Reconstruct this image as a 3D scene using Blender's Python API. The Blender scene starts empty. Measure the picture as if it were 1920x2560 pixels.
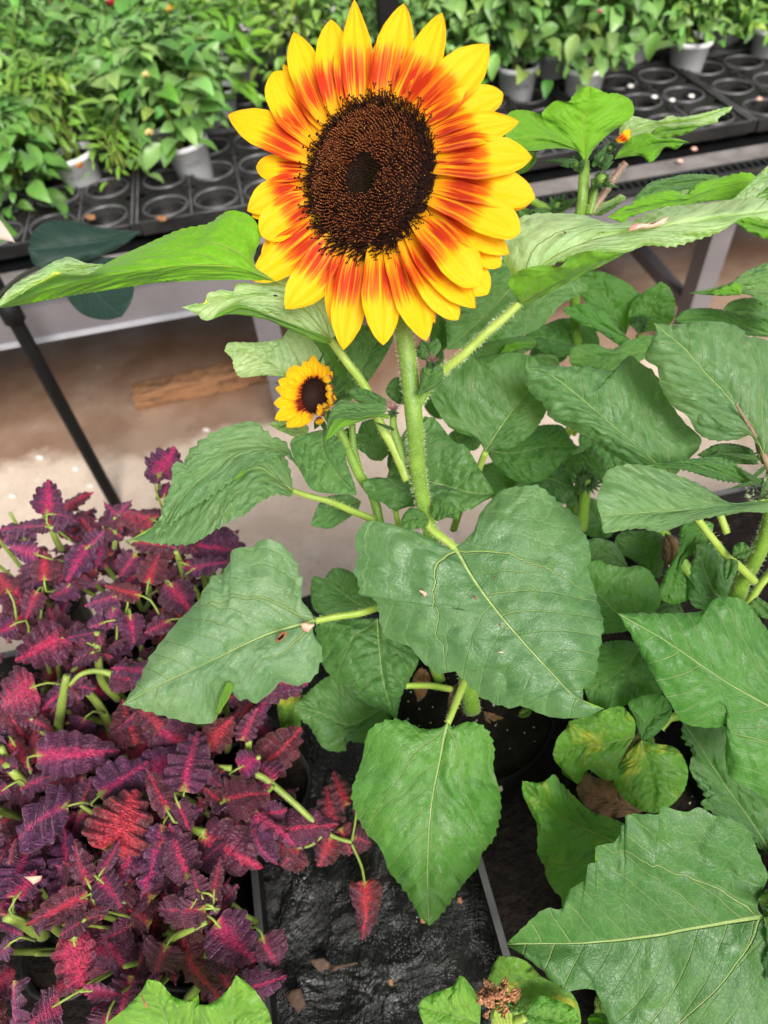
import bpy, math, random
import numpy as np
from mathutils import Vector, Matrix
random.seed(7); rng = np.random.default_rng(7)
S = bpy.context.scene
COL = S.collection
# ------------------------------------------------------------------ camera
FPX, CAMH = 1750.0, 1.5
_U = np.array([-150, 1480, 1750.0]); _U /= np.linalg.norm(_U)      # world up seen from the camera
_F = np.array([0, 0, -1.0]); _Y = _F - _U * (_F @ _U); _Y /= np.linalg.norm(_Y)
_X = np.cross(_Y, _U)
ROT = np.array([_X, _Y, _U]); CAM = np.array([0, 0, CAMH])
cd = bpy.data.cameras.new('camera'); cam = bpy.data.objects.new('camera', cd); COL.objects.link(cam)
M4 = Matrix(ROT.tolist()).to_4x4(); M4.translation = Vector(CAM)
cam.matrix_world = M4
cd.sensor_fit = 'VERTICAL'; cd.sensor_height = 36.0; cd.lens = FPX / 2560 * 36.0
cd.clip_start = 0.02; cd.clip_end = 200
cd.dof.use_dof = True; cd.dof.focus_distance = 0.52; cd.dof.aperture_fstop = 6.5
S.camera = cam
# ------------------------------------------------------------------ light
SUN_EL, SUN_AZ = math.radians(44), math.radians(162)
w = bpy.data.worlds.new('World'); S.world = w; w.use_nodes = True
nt = w.node_tree; nt.nodes.clear()
sky = nt.nodes.new('ShaderNodeTexSky'); sky.sky_type = 'NISHITA'; sky.sun_disc = False
sky.sun_elevation = SUN_EL; sky.sun_rotation = SUN_AZ; sky.dust_density = 4; sky.air_density = 1.2
hs = nt.nodes.new('ShaderNodeHueSaturation'); hs.inputs['Saturation'].default_value = 0.28
bg = nt.nodes.new('ShaderNodeBackground'); bg.inputs['Strength'].default_value = 0.10
wo = nt.nodes.new('ShaderNodeOutputWorld')
nt.links.new(sky.outputs[0], hs.inputs['Color']); nt.links.new(hs.outputs[0], bg.inputs[0]); nt.links.new(bg.outputs[0], wo.inputs[0])
sd = bpy.data.lights.new('sun', 'SUN'); sd.energy = 3.2; sd.angle = math.radians(28); sd.color = (1, .97, .92)
so = bpy.data.objects.new('sun', sd); COL.objects.link(so)
dv = Vector((math.sin(SUN_AZ) * math.cos(SUN_EL), math.cos(SUN_AZ) * math.cos(SUN_EL), math.sin(SUN_EL)))
so.rotation_euler = dv.to_track_quat('Z', 'Y').to_euler(); so.location = dv * 5
S.view_settings.view_transform = 'Standard'; S.view_settings.look = 'None'
S.view_settings.exposure = 0.5; S.view_settings.gamma = 1; S.view_settings.use_curve_mapping = False
S.cycles.use_denoising = True; S.cycles.max_bounces = 8; S.cycles.transmission_bounces = 4
S.cycles.caustics_reflective = False; S.cycles.caustics_refractive = False

# ------------------------------------------------------------------ geometry helpers
def P(u, v, d):
    r = np.array([(u - 960) / FPX, -(v - 1280) / FPX, -1.0]); return CAM + ROT @ r * d
def PV(uvd):
    uvd = np.asarray(uvd, float); r = np.stack([(uvd[..., 0] - 960) / FPX, -(uvd[..., 1] - 1280) / FPX, -np.ones(uvd.shape[:-1])], -1)
    return CAM + (r * uvd[..., 2:3]) @ ROT.T
def Q(u, v, z):
    r = ROT @ np.array([(u - 960) / FPX, -(v - 1280) / FPX, -1.0]); return CAM + r * ((z - CAMH) / r[2])
def depth(wp): return -(ROT.T @ (np.asarray(wp) - CAM))[2]
def IV(wp):
    c = ROT.T @ (np.asarray(wp) - CAM); return (960 + FPX * c[0] / -c[2], 1280 - FPX * c[1] / -c[2], -c[2])
TL = {'0': (0, 0, .8641), '1': (0, 0, 1.728), '2': (960, 0, 1.728), '3': (0, 640, 1.728), '4': (960, 640, 1.728), '5': (0, 1280, 1.728),
      '6': (960, 1280, 1.728), '7': (0, 1920, 1.728), '8': (960, 1920, 1.728), 'a': (550, 0, 4.1475), 'b': (950, 0, 4.1475),
      'c': (550, 450, 4.1475), 'd': (950, 450, 4.1475), 'e': (940, 800, 4.253), 'f': (1250, 200, 2.765), 'g': (660, 860, 6.9125),
      'k': (0, 1100, 2.592), 'm': (0, 1700, 2.592), 's': (0, 0, 1.0)}
def T(t, p):
    x0, y0, s = TL[t]; return (x0 + p[0] / s, y0 + p[1] / s) + tuple(p[2:])
def resample(pts, n, smooth=True):
    """Catmull-Rom through pts, n samples evenly spaced by the length in the first two coordinates"""
    p = np.asarray(pts, float)
    if len(p) > 2 and smooth:
        q = np.vstack([2 * p[0] - p[1], p, 2 * p[-1] - p[-2]]); out = []
        for i in range(len(p) - 1):
            a, b, c, d = q[i:i + 4]
            t = np.linspace(0, 1, 10, endpoint=False)[:, None]
            out.append(.5 * (2 * b + (c - a) * t + (2 * a - 5 * b + 4 * c - d) * t ** 2 + (3 * b - a - 3 * c + d) * t ** 3))
        p = np.vstack(out + [p[-1:]])
    L = np.r_[0, np.cumsum(np.hypot(*(np.diff(p[:, :2], axis=0).T)) + 1e-9)] if p.shape[1] == 3 and p[:, :2].max() > 20 else np.r_[0, np.cumsum(np.linalg.norm(np.diff(p, axis=0), axis=1) + 1e-9)]
    t = np.linspace(0, L[-1], n)
    return np.stack([np.interp(t, L, p[:, k]) for k in range(p.shape[1])], 1)
def mesh_obj(name, V, Fc, mat, parent=None, uv=None, smooth=True, mi=None):
    org = np.array(parent['org']) if parent is not None and 'org' in parent else np.zeros(3)
    me = bpy.data.meshes.new(name)
    V = np.asarray(V, float) - org
    me.from_pydata(V.tolist(), [], Fc)
    for m in (mat if isinstance(mat, (list, tuple)) else [mat]): me.materials.append(m)
    if smooth: me.polygons.foreach_set('use_smooth', [True] * len(me.polygons))
    if mi is not None: me.polygons.foreach_set('material_index', mi)
    if uv is not None:
        l = me.uv_layers.new(name='leafuv'); vi = np.empty(len(me.loops), int); me.loops.foreach_get('vertex_index', vi)
        l.data.foreach_set('uv', np.asarray(uv)[vi].ravel())
    me.update()
    o = bpy.data.objects.new(name, me); COL.objects.link(o)
    if parent is not None:
        o.parent = parent
        if 'org' in parent: o['org'] = list(org)
    return o
def grid_faces(a, b, off=0, close=False):
    F = []
    for i in range(a - 1):
        for j in range(b - 1 if not close else b):
            k = (j + 1) % b
            F.append((off + i * b + j, off + (i + 1) * b + j, off + (i + 1) * b + k, off + i * b + k))
    return F
def thing(name, label, cat, loc, group=None, kind=None):
    o = bpy.data.objects.new(name, None); COL.objects.link(o); o.location = loc; o.empty_display_size = .02
    o['label'] = label; o['category'] = cat; o['org'] = [float(x) for x in loc]
    if group: o['group'] = group
    return o
def tag(o, label=None, cat=None, group=None, kind=None):
    if label: o['label'] = label
    if cat: o['category'] = cat
    if group: o['group'] = group
    if kind: o['kind'] = kind
    return o
class MB:
    def __init__(s): s.V = []; s.F = []; s.M = []
    def add(s, V, F, m=0):
        o = len(s.V); s.V += [tuple(v) for v in V]; s.F += [tuple(i + o for i in f) for f in F]; s.M += [m] * len(F)
    def box(s, c, size, rz=0, m=0, taper=1):
        x, y, z = [q / 2 for q in size]; cs, sn = math.cos(rz), math.sin(rz); V = []
        for dz in (-z, z):
            k = 1 if dz < 0 else taper
            for dx, dy in ((-x, -y), (x, -y), (x, y), (-x, y)):
                V.append((c[0] + (dx * cs - dy * sn) * k, c[1] + (dx * sn + dy * cs) * k, c[2] + dz))
        s.add(V, [(3, 2, 1, 0), (4, 5, 6, 7), (0, 1, 5, 4), (1, 2, 6, 5), (2, 3, 7, 6), (3, 0, 4, 7)], m)
    def tube(s, pts, rad, seg=10, n=None, m=0, cap=True, rib=0):
        pts = np.asarray(pts, float)
        if n: pts = resample(np.c_[pts, np.zeros(len(pts))], n)[:, :3]
        k = len(pts); rad = np.interp(np.linspace(0, 1, k), np.linspace(0, 1, len(np.atleast_1d(rad))), np.atleast_1d(rad))
        V = []
        up = np.array([.3, .9, .1]); 
        for i in range(k):
            t = pts[min(i + 1, k - 1)] - pts[max(i - 1, 0)]; t /= np.linalg.norm(t) + 1e-12
            a = np.cross(t, up)
            if np.linalg.norm(a) < .05: a = np.cross(t, [1, 0, 0])
            a /= np.linalg.norm(a); b = np.cross(t, a); up = -b if False else up
            for j in range(seg):
                th = 2 * math.pi * j / seg; r = rad[i] * (1 + rib * math.cos(3 * th))
                V.append(pts[i] + (a * math.cos(th) + b * math.sin(th)) * r)
        F = grid_faces(k, seg, 0, True)
        if cap: F += [tuple(range(seg)), tuple(range(k * seg - 1, (k - 1) * seg - 1, -1))]
        s.add(V, F, m)
    def lathe(s, c, prof, seg=24, m=0, caps=False):
        V = [(c[0] + r * math.cos(2 * math.pi * j / seg), c[1] + r * math.sin(2 * math.pi * j / seg), c[2] + z) for r, z in prof for j in range(seg)]
        F = [tuple(reversed(f)) for f in grid_faces(len(prof), seg, 0, True)]
        if caps: F += [tuple(range(seg))[::-1], tuple(range((len(prof) - 1) * seg, len(prof) * seg))]
        s.add(V, F, m)
    def build(s, name, mat, parent=None, smooth=True):
        return mesh_obj(name, s.V, s.F, mat, parent, smooth=smooth, mi=s.M if any(s.M) else None)

# ------------------------------------------------------------------ materials
class NT:
    def __init__(s, name):
        s.m = bpy.data.materials.new(name); s.m.use_nodes = True; s.t = s.m.node_tree; s.t.nodes.clear()
    def n(s, typ, **kw):
        x = s.t.nodes.new('ShaderNode' + typ)
        for k, v in kw.items():
            if hasattr(x, k): setattr(x, k, v)
            else: s.set(x.inputs[k.replace('_', ' ')], v)
        return x
    def set(s, sock, v):
        if isinstance(v, bpy.types.NodeSocket): s.t.links.new(v, sock)
        elif isinstance(v, bpy.types.Node): s.t.links.new(v.outputs[0], sock)
        else:
            if sock.type == 'RGBA' and len(v) == 3: v = (*v, 1)
            sock.default_value = v
    def math(s, op, a, b=0.0, c=0.0, clamp=False):
        x = s.t.nodes.new('ShaderNodeMath'); x.operation = op; x.use_clamp = clamp
        s.set(x.inputs[0], a); s.set(x.inputs[1], b); s.set(x.inputs[2], c); return x.outputs[0]
    def ramp(s, v, a, b, c=0.0, d=1.0, typ='SMOOTHSTEP'):
        x = s.t.nodes.new('ShaderNodeMapRange'); x.interpolation_type = typ
        for i, q in zip(('Value', 'From Min', 'From Max', 'To Min', 'To Max'), (v, a, b, c, d)): s.set(x.inputs[i], q)
        return x.outputs[0]
    def mix(s, f, a, b, blend='MIX'):
        x = s.t.nodes.new('ShaderNodeMix'); x.data_type = 'RGBA'; x.blend_type = blend
        s.set(x.inputs[0], f); s.set(x.inputs[6], a); s.set(x.inputs[7], b); return x.outputs[2]
    def noise(s, vec, scale, detail=3, rough=.55, dist=0):
        x = s.n('TexNoise', Scale=float(scale), Detail=float(detail), Roughness=rough, Distortion=float(dist))
        if vec is not None: s.set(x.inputs['Vector'], vec)
        return x.outputs['Fac']
    def bump(s, h, dist=.001, strength=1.0, normal=None):
        x = s.n('Bump', Strength=strength, Distance=dist, Height=h)
        if normal is not None: s.set(x.inputs['Normal'], normal)
        return x.outputs[0]
    def pbr(s, **kw):
        x = s.t.nodes.new('ShaderNodeBsdfPrincipled')
        for k, v in kw.items(): s.set(x.inputs[k.replace('_', ' ')], v)
        return x.outputs[0]
    def out(s, sh):
        o = s.t.nodes.new('ShaderNodeOutputMaterial'); s.t.links.new(sh, o.inputs[0]); return s.m

NSEC = 9.0
def leaf_material(name, top, vein, under, uvein, blotch=None, wax=.5, trans=.30, qb=1.0):
    N = NT(name)
    uvn = N.n('UVMap', uv_map='leafuv'); sep = N.n('SeparateXYZ', Vector=uvn.outputs[0])
    x, y = sep.outputs[0], sep.outputs[1]
    oi = N.n('ObjectInfo'); rnd = oi.outputs['Random']; tint = oi.outputs['Color']
    comb = N.n('CombineXYZ', X=x, Y=y, Z=N.math('MULTIPLY', rnd, 20)).outputs[0]
    wob = N.math('MULTIPLY', N.math('SUBTRACT', N.noise(comb, 5, 2), .5), .03)
    ax = N.math('ABSOLUTE', x)
    # midrib
    wid = N.math('MULTIPLY_ADD', y, -.0075, .0100)
    mid = N.ramp(ax, N.math('MULTIPLY', wid, .45), wid, 1, 0)
    # two strong basal laterals
    lat = N.math('SUBTRACT', N.math('ADD', y, wob), N.math('ADD', N.math('MULTIPLY', ax, .55), N.math('MULTIPLY', N.math('MULTIPLY', ax, ax), 3.2)))
    latf = N.math('MULTIPLY', N.ramp(N.math('ABSOLUTE', N.math('ADD', lat, -.01)), .002, .0095, 1, 0), N.ramp(y, .40, .60, 1, 0))
    # pinnate secondaries above, outer veins below
    side = N.math('MULTIPLY', N.math('SIGN', x), .22)
    ph = N.math('ADD', N.math('MULTIPLY', N.math('SUBTRACT', N.math('ADD', y, wob), N.math('ADD', N.math('MULTIPLY', ax, .55), N.math('MULTIPLY', N.math('MULTIPLY', ax, ax), 1.3))), NSEC), side)
    fr = N.math('ABSOLUTE', N.math('SUBTRACT', N.math('FRACT', ph), .5))
    sec = N.ramp(fr, .015, .055, 1, 0)
    ph2 = N.math('MULTIPLY', N.math('SUBTRACT', N.math('ADD', ax, wob), N.math('MULTIPLY', y, .7)), 11)
    fr2 = N.math('ABSOLUTE', N.math('SUBTRACT', N.math('FRACT', ph2), .5))
    sec2 = N.ramp(fr2, .04, .09, 1, 0)
    above = N.ramp(lat, -.01, .03)
    sv = N.math('ADD', N.math('MULTIPLY', sec, above), N.math('MULTIPLY', N.math('MULTIPLY', sec2, .35), N.math('SUBTRACT', 1, above)))
    sv = N.math('MULTIPLY', sv, N.ramp(N.noise(comb, 3.2, 1), .35, .62, .25, 1))
    # fine network
    vo = N.n('TexVoronoi', feature='DISTANCE_TO_EDGE', Scale=27.0, Vector=N.n('MixRGB', Fac=.10, Color1=comb, Color2=N.n('TexNoise', Scale=6.0, Vector=comb).outputs['Color']).outputs[0])
    net = N.ramp(vo.outputs['Distance'], 0, .12, 1, 0)
    vo3 = N.n('TexVoronoi', feature='SMOOTH_F1', Scale=13.0, Smoothness=.6, Vector=N.n('MixRGB', Fac=.14, Color1=comb, Color2=N.n('TexNoise', Scale=4.0, Vector=comb).outputs['Color']).outputs[0])
    vo2 = N.n('TexVoronoi', feature='DISTANCE_TO_EDGE', Scale=60.0, Vector=comb)
    net2 = N.ramp(vo2.outputs['Distance'], 0, .14, 1, 0)
    main = N.math('MAXIMUM', mid, latf)
    vv = N.math('MAXIMUM', main, N.math('MULTIPLY', sv, .55))
    vc = N.math('MAXIMUM', vv, N.math('MULTIPLY', net, .11))
    big = N.noise(comb, 2.4, 3); fine = N.noise(comb, 40, 3)
    tcol = N.mix(N.ramp(big, .35, .7), top, [c * k for c, k in zip(top, (1.5, 1.25, 1.25))])
    tcol = N.mix(N.ramp(fine, .35, .75, 0, .4), tcol, [c * .55 for c in top]); tcol = N.mix(N.ramp(N.noise(comb, 7, 4), .5, .75, 0, .5), tcol, (top[0] * .55, top[1] * .75, top[2] * .5))
    tcol = N.mix(N.math('MULTIPLY', N.ramp(N.noise(comb, 90, 2), .68, .75), .5), tcol, vein)
    ucol = N.mix(N.ramp(big, .3, .7), under, [c * .8 for c in under])
    if blotch:
        b = N.ramp(N.noise(comb, 3.0, 4, .6), .52, .70)
        tcol = N.mix(b, tcol, blotch); ucol = N.mix(b, ucol, blotch)
    tcol = N.mix(1.0, tcol, tint, 'MULTIPLY'); tcol = N.mix(vc, tcol, vein); ucol = N.mix(N.math('MAXIMUM', vv, N.math('MULTIPLY', net, .35)), ucol, uvein)
    ucol = N.mix(1.0, ucol, tint, 'MULTIPLY')
    h = N.math('ADD', N.math('MULTIPLY', vv, -1.3), N.math('MULTIPLY', net, -.05))
    h = N.math('ADD', h, N.math('MULTIPLY', net2, -.08)); h = N.math('ADD', h, N.math('MULTIPLY', N.noise(comb, 7, 2), 1.5)); h = N.math('ADD', h, N.math('MULTIPLY', fine, .09))
    h = N.math('ADD', h, N.math('MULTIPLY', N.math('MULTIPLY', vo3.outputs['Distance'], -3.4), N.ramp(N.noise(comb, 2.6, 3), .35, .62, .15, 1.1)))
    bt = N.bump(h, .0017 * qb, .9); bu = N.bump(N.math('MULTIPLY', h, -1), .0007 * qb, .8)
    back = N.n('NewGeometry').outputs['Backfacing']
    rough = N.ramp(N.noise(comb, 6, 3), .3, .7, .38, .56)
    t = N.pbr(Base_Color=tcol, Roughness=rough, Normal=bt, Specular_IOR_Level=wax, Sheen_Weight=.13, Sheen_Roughness=.5, Sheen_Tint=(.85, 1, .85))
    u = N.pbr(Base_Color=ucol, Roughness=.6, Normal=bu, Specular_IOR_Level=.25, Sheen_Weight=.15)
    mx = N.t.nodes.new('ShaderNodeMixShader'); N.set(mx.inputs[0], back); N.t.links.new(t, mx.inputs[1]); N.t.links.new(u, mx.inputs[2])
    tr = N.t.nodes.new('ShaderNodeBsdfTranslucent')
    trc = N.mix(vc, (under[0] * 1.5, under[1] * 1.6, under[2] * .6), (under[0] * 1.1, under[1] * .9, under[2] * .5))
    N.set(tr.inputs['Color'], N.mix(1.0, trc, tint, 'MULTIPLY')); N.set(tr.inputs['Normal'], bt)
    m2 = N.t.nodes.new('ShaderNodeMixShader'); m2.inputs[0].default_value = trans
    N.t.links.new(mx.outputs[0], m2.inputs[1]); N.t.links.new(tr.outputs[0], m2.inputs[2])
    return N.out(m2.outputs[0])

def plain(name, col, rough=.5, nscale=8, var=.25, bump=0, bscale=40, spec=.5, metal=0, col2=None, obj=True, sheen=0):
    N = NT(name); tc = N.n('TexCoord').outputs['Object']
    c2 = col2 or tuple(c * (1 - var) for c in col)
    c = N.mix(N.ramp(N.noise(tc, nscale, 4), .35, .65), col, c2)
    kw = dict(Base_Color=c, Roughness=rough, Specular_IOR_Level=spec, Metallic=metal, Sheen_Weight=sheen)
    if bump: kw['Normal'] = N.bump(N.noise(tc, bscale, 4), bump, .8)
    return N.out(N.pbr(**kw))

GT, GV = (.030, .130, .030), (.22, .36, .10)
MAT = {}
MAT['leaf'] = leaf_material('sunflower_leaf', (.054, .152, .033), (.30, .44, .12), (.125, .33, .014), (.27, .38, .05))
MAT['leaf_yellow'] = leaf_material('yellowing_leaf', (.080, .23, .010), (.26, .36, .05), (.2, .34, .012), (.4, .4, .05), blotch=(.40, .40, .02), wax=.6)
MAT['leaf_dead'] = leaf_material('dead_leaf', (.16, .09, .045), (.22, .13, .07), (.13, .085, .05), (.16, .1, .06), wax=.2, trans=.08)
MAT['ficus'] = leaf_material('rubber_leaf', (.012, .032, .024), (.03, .07, .05), (.015, .05, .03), (.03, .07, .05), wax=.12, trans=.02, qb=.08)
def stem_mat(name, a, b):
    N = NT(name); tc = N.n('TexCoord').outputs['Object']
    c = N.mix(N.ramp(N.noise(tc, 60, 4), .3, .7), a, b); c = N.mix(N.ramp(N.noise(tc, 700, 2), .6, .75, 0, .5), c, (.4, .5, .22))
    return N.out(N.pbr(Base_Color=c, Roughness=.5, Subsurface_Weight=.15, Subsurface_Radius=(.002, .003, .001), Normal=N.bump(N.noise(tc, 400, 3), .0006, .7), Sheen_Weight=.08))
MAT['stem'] = stem_mat('hairy_green_stem', (.10, .20, .012), (.16, .28, .025))
MAT['petiole'] = stem_mat('pale_green_petiole', (.22, .33, .03), (.30, .40, .06))
MAT['cstem'] = stem_mat('coleus_stem', (.17, .24, .03), (.27, .35, .06))
MAT['purplestem'] = stem_mat('purple_petiole', (.20, .10, .09), (.26, .2, .1))
N = NT('plant_hair'); MAT['hair'] = N.out(N.pbr(Base_Color=(.50, .58, .34), Roughness=.5, Sheen_Weight=.1))
N = NT('purple_hair'); MAT['phair'] = N.out(N.pbr(Base_Color=(.22, .09, .1), Roughness=.6))

def petal_material(name, r0, r1, amt, deep):
    N = NT(name); uvn = N.n('UVMap', uv_map='leafuv'); sep = N.n('SeparateXYZ', Vector=uvn.outputs[0]); s, t = sep.outputs[0], sep.outputs[1]
    rnd = N.n('ObjectInfo').outputs['Random']
    def v(a, b, k=0): return N.n('CombineXYZ', X=N.math('MULTIPLY', s, a), Y=N.math('MULTIPLY', t, b), Z=N.math('MULTIPLY_ADD', rnd, 30, k)).outputs[0]
    st = N.noise(v(1.2, 5.5), 1.0, 3, .6); fs = N.noise(v(2.5, 30, 5), 1.0, 3, .6); br = N.noise(v(1.0, 1.6, 9), 1.0, 1)
    ss = N.math('ADD', s, N.math('ADD', N.math('MULTIPLY', N.math('SUBTRACT', fs, .5), .34), N.math('MULTIPLY', N.math('SUBTRACT', st, .5), .36)))
    win = N.math('MULTIPLY', N.ramp(ss, r0[0], r0[1]), N.ramp(ss, r1[0], r1[1], 1, 0))
    ridge = N.math('ABSOLUTE', N.math('SINE', N.math('MULTIPLY', t, 5.2)))
    m1 = N.math('MULTIPLY', win, N.ramp(st, .32, .56, .30, 1)); m1 = N.math('MULTIPLY', m1, N.ramp(ridge, .05, .5, .35, 1)); m1 = N.math('MULTIPLY', m1, N.math('MULTIPLY', N.ramp(br, .3, .6, amt * .6, amt), N.ramp(rnd, 0, 1, .7, 1.15, 'LINEAR')))
    m1 = N.math('MINIMUM', m1, 1.0)
    yel = N.mix(N.ramp(fs, .3, .7), (.92, .54, .001), (.90, .47, .001))
    yel = N.mix(N.ramp(s, 0.02, .5, .55, 0), yel, (.75, .30, .003))
    org = N.mix(N.ramp(m1, .04, .42), yel, (.82, .17, .003)); col = N.mix(N.ramp(m1, .36, .92), org, deep)
    col = N.mix(N.ramp(N.noise(v(1.5, 60, 7), 1.0, 2), .56, .70, 0, .30), col, N.mix(1.0, col, (.72, .50, .4), 'MULTIPLY'))
    h = N.math('ADD', N.math('ADD', N.math('MULTIPLY', fs, .9), N.math('MULTIPLY', ridge, .7)), N.math('MULTIPLY', N.noise(v(7, 5, 3), 1.0, 3), .8))
    b = N.bump(h, .0008, .45)
    p = N.pbr(Base_Color=col, Roughness=.55, Specular_IOR_Level=.25, Sheen_Weight=.1, Normal=b)
    tr = N.t.nodes.new('ShaderNodeBsdfTranslucent'); N.set(tr.inputs[0], col)
    mx = N.t.nodes.new('ShaderNodeMixShader'); mx.inputs[0].default_value = .3; N.t.links.new(p, mx.inputs[1]); N.t.links.new(tr.outputs[0], mx.inputs[2])
    return N.out(mx.outputs[0])
MAT['petal'] = petal_material('sunflower_petal', (.10, .36), (.36, .70), 1.4, (.52, .032, .002))
MAT['petal2'] = petal_material('small_sunflower_petal', (-.9, -.5), (.22, .42), 1.6, (.16, .008, .002))
MAT['floret'] = plain('floret_brown', (.026, .008, .005), .7, 300, .5, spec=.15)
MAT['floret_mid'] = plain('floret_red_brown', (.15, .040, .011), .6, 300, .5, spec=.25)
MAT['floret_tip'] = plain('floret_orange_tip', (.42, .13, .035), .5, 300, .3)
MAT['eye'] = plain('floret_centre', (.024, .018, .007), .9, 300, .6, spec=.02)
MAT['nurserypot'] = plain('black_nursery_pot', (.005, .005, .0055), .7, 10, .3, .0006, 80, .12)
MAT['soil'] = plain('potting_soil', (.012, .008, .006), .95, 60, .6, .01, 120, .2)
MAT['perlite'] = plain('perlite', (.6, .57, .5), .8, 30)

def coleus_material():
    N = NT('coleus_leaf'); uvn = N.n('UVMap', uv_map='leafuv'); sep = N.n('SeparateXYZ', Vector=uvn.outputs[0]); x, y = sep.outputs[0], sep.outputs[1]
    e = N.n('SeparateXYZ', Vector=N.n('UVMap', uv_map='edgeuv').outputs[0]); ed, lf = e.outputs[0], e.outputs[1]
    oi = N.n('ObjectInfo'); cs = N.n('SeparateColor', Color=oi.outputs['Color']); heat, hue, gb = cs.outputs[0], cs.outputs[1], cs.outputs[2]
    comb = N.n('CombineXYZ', X=x, Y=y, Z=N.math('MULTIPLY', oi.outputs['Random'], 20)).outputs[0]
    ax = N.math('ABSOLUTE', x)
    wob = N.math('SUBTRACT', N.noise(comb, 7, 4, .6), .5)
    lp = N.math('ABSOLUTE', N.math('SUBTRACT', N.math('FRACT', N.math('ADD', lf, N.math('MULTIPLY', wob, .35))), .5))     # 0 on the vein that runs into each lobe
    vein = N.ramp(lp, .0, .13, 1, 0); mid = N.ramp(ax, .006, .026, 1, 0)
    vo = N.n('TexVoronoi', feature='DISTANCE_TO_EDGE', Scale=17.0, Vector=N.n('MixRGB', Fac=.12, Color1=comb, Color2=N.n('TexNoise', Scale=6.0, Vector=comb).outputs['Color']).outputs[0])
    net = N.ramp(vo.outputs['Distance'], 0, .10, 1, 0)
    reach = N.math('MULTIPLY', heat, N.ramp(y, .15, 1.0, .24, .02))
    d = N.math('ADD', N.math('ADD', ax, N.math('MULTIPLY', wob, .20)), N.math('MULTIPLY', vein, N.math('MULTIPLY', heat, -.07)))
    zone = N.ramp(d, N.math('MULTIPLY', reach, .0), N.math('ADD', reach, .05), 1, 0)
    zone = N.math('MULTIPLY', zone, N.ramp(N.noise(comb, 12, 4), .32, .62, .35, 1))
    zone = N.math('MULTIPLY', zone, N.math('MULTIPLY_ADD', net, .35, .65))
    dark = N.mix(N.ramp(N.noise(comb, 4, 3), .35, .65), N.mix(hue, (.070, .008, .010), (.052, .008, .040)), N.mix(hue, (.15, .020, .018), (.115, .022, .092)))
    dark = N.mix(N.ramp(N.noise(comb, 26, 3), .42, .7, 0, .6), dark, (.025, .004, .008))
    dark = N.mix(N.ramp(ed, .5, 1.0, 0, .35), dark, N.mix(hue, (.12, .035, .014), (.075, .028, .060)))
    hot = N.mix(hue, (.66, .028, .035), (.58, .016, .15)); hot = N.mix(N.ramp(N.noise(comb, 20, 3), .5, .75, 0, .5), hot, (.66, .10, .06))
    c = N.mix(N.math('MAXIMUM', N.math('MULTIPLY', N.math('MULTIPLY', vein, .22), N.ramp(ed, .3, .9, 1, 0)), N.math('MULTIPLY', mid, .55)), dark, (.26, .02, .05)); c = N.mix(zone, c, hot)
    c = N.mix(N.math('MULTIPLY', N.ramp(N.math('ADD', y, ax), .0, .20, 1, 0), gb), c, (.42, .40, .04))
    c = N.mix(N.math('MULTIPLY', N.ramp(ed, .965, 1.0, 0, .5), gb), c, (.22, .19, .06))
    hgt = N.math('ADD', N.math('MULTIPLY', vo.outputs['Distance'], 2.2), N.math('ADD', N.math('MULTIPLY', N.noise(comb, 16, 4), 1.2), N.math('ADD', N.math('MULTIPLY', vein, -.5), N.math('MULTIPLY', N.noise(comb, 70, 2), .3))))
    p = N.pbr(Base_Color=c, Roughness=.50, Specular_IOR_Level=.45, Sheen_Weight=.32, Sheen_Roughness=.4, Sheen_Tint=(1, .6, .85), Normal=N.bump(hgt, .0012, .9))
    tr = N.t.nodes.new('ShaderNodeBsdfTranslucent'); N.set(tr.inputs[0], c)
    mx = N.t.nodes.new('ShaderNodeMixShader'); mx.inputs[0].default_value = .2; N.t.links.new(p, mx.inputs[1]); N.t.links.new(tr.outputs[0], mx.inputs[2])
    return N.out(mx.outputs[0])
MAT['coleus'] = coleus_material()
def far_leaf(name, a, b, rough=.42):
    N = NT(name); rnd = N.n('ObjectInfo'); tc = N.n('TexCoord').outputs['Object']
    g = N.n('NewGeometry').outputs['Random Per Island']
    k = N.math('FRACT', N.math('ADD', N.math('MULTIPLY', rnd.outputs['Random'], 7.3), g))
    c = N.mix(k, a, b); c = N.mix(1.0, c, rnd.outputs['Color'], 'MULTIPLY')
    p = N.pbr(Base_Color=c, Roughness=rough, Specular_IOR_Level=.6, Sheen_Weight=.15, Normal=N.bump(N.noise(tc, 30, 2), .003, .4))
    tr = N.t.nodes.new('ShaderNodeBsdfTranslucent'); N.set(tr.inputs[0], c)
    mx = N.t.nodes.new('ShaderNodeMixShader'); mx.inputs[0].default_value = .22; N.t.links.new(p, mx.inputs[1]); N.t.links.new(tr.outputs[0], mx.inputs[2])
    return N.out(mx.outputs[0])
MAT['bush'] = far_leaf('bench_plant_leaf', (.085, .26, .030), (.24, .42, .12))
MAT['bush_lime'] = far_leaf('bench_plant_lime_leaf', (.16, .36, .02), (.26, .48, .07))
MAT['white_pot'] = plain('white_plastic_pot', (.86, .86, .88), .4, 6, .05)
MAT['print'] = plain('grey_print', (.22, .22, .24), .6)
MAT['tray'] = plain('black_plastic_tray', (.010, .0095, .010), .45, 12, .3, .001, 60, .30, col2=(.024, .022, .021))
MAT['tray_edge'] = plain('worn_tray_rim', (.10, .095, .10), .4, 20, .5)
MAT['black'] = plain('black_painted_steel', (.006, .006, .0065), .6, 20, .3, spec=.2)
MAT['greysteel'] = plain('grey_painted_steel', (.17, .155, .165), .5, 5, .2, .0004, 50)
MAT['lip'] = plain('pale_galvanised_lip', (.42, .42, .45), .4, 8, .25)
MAT['shelf'] = plain('weathered_grey_board', (.24, .21, .20), .8, 12, .4, .002, 40)
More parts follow.
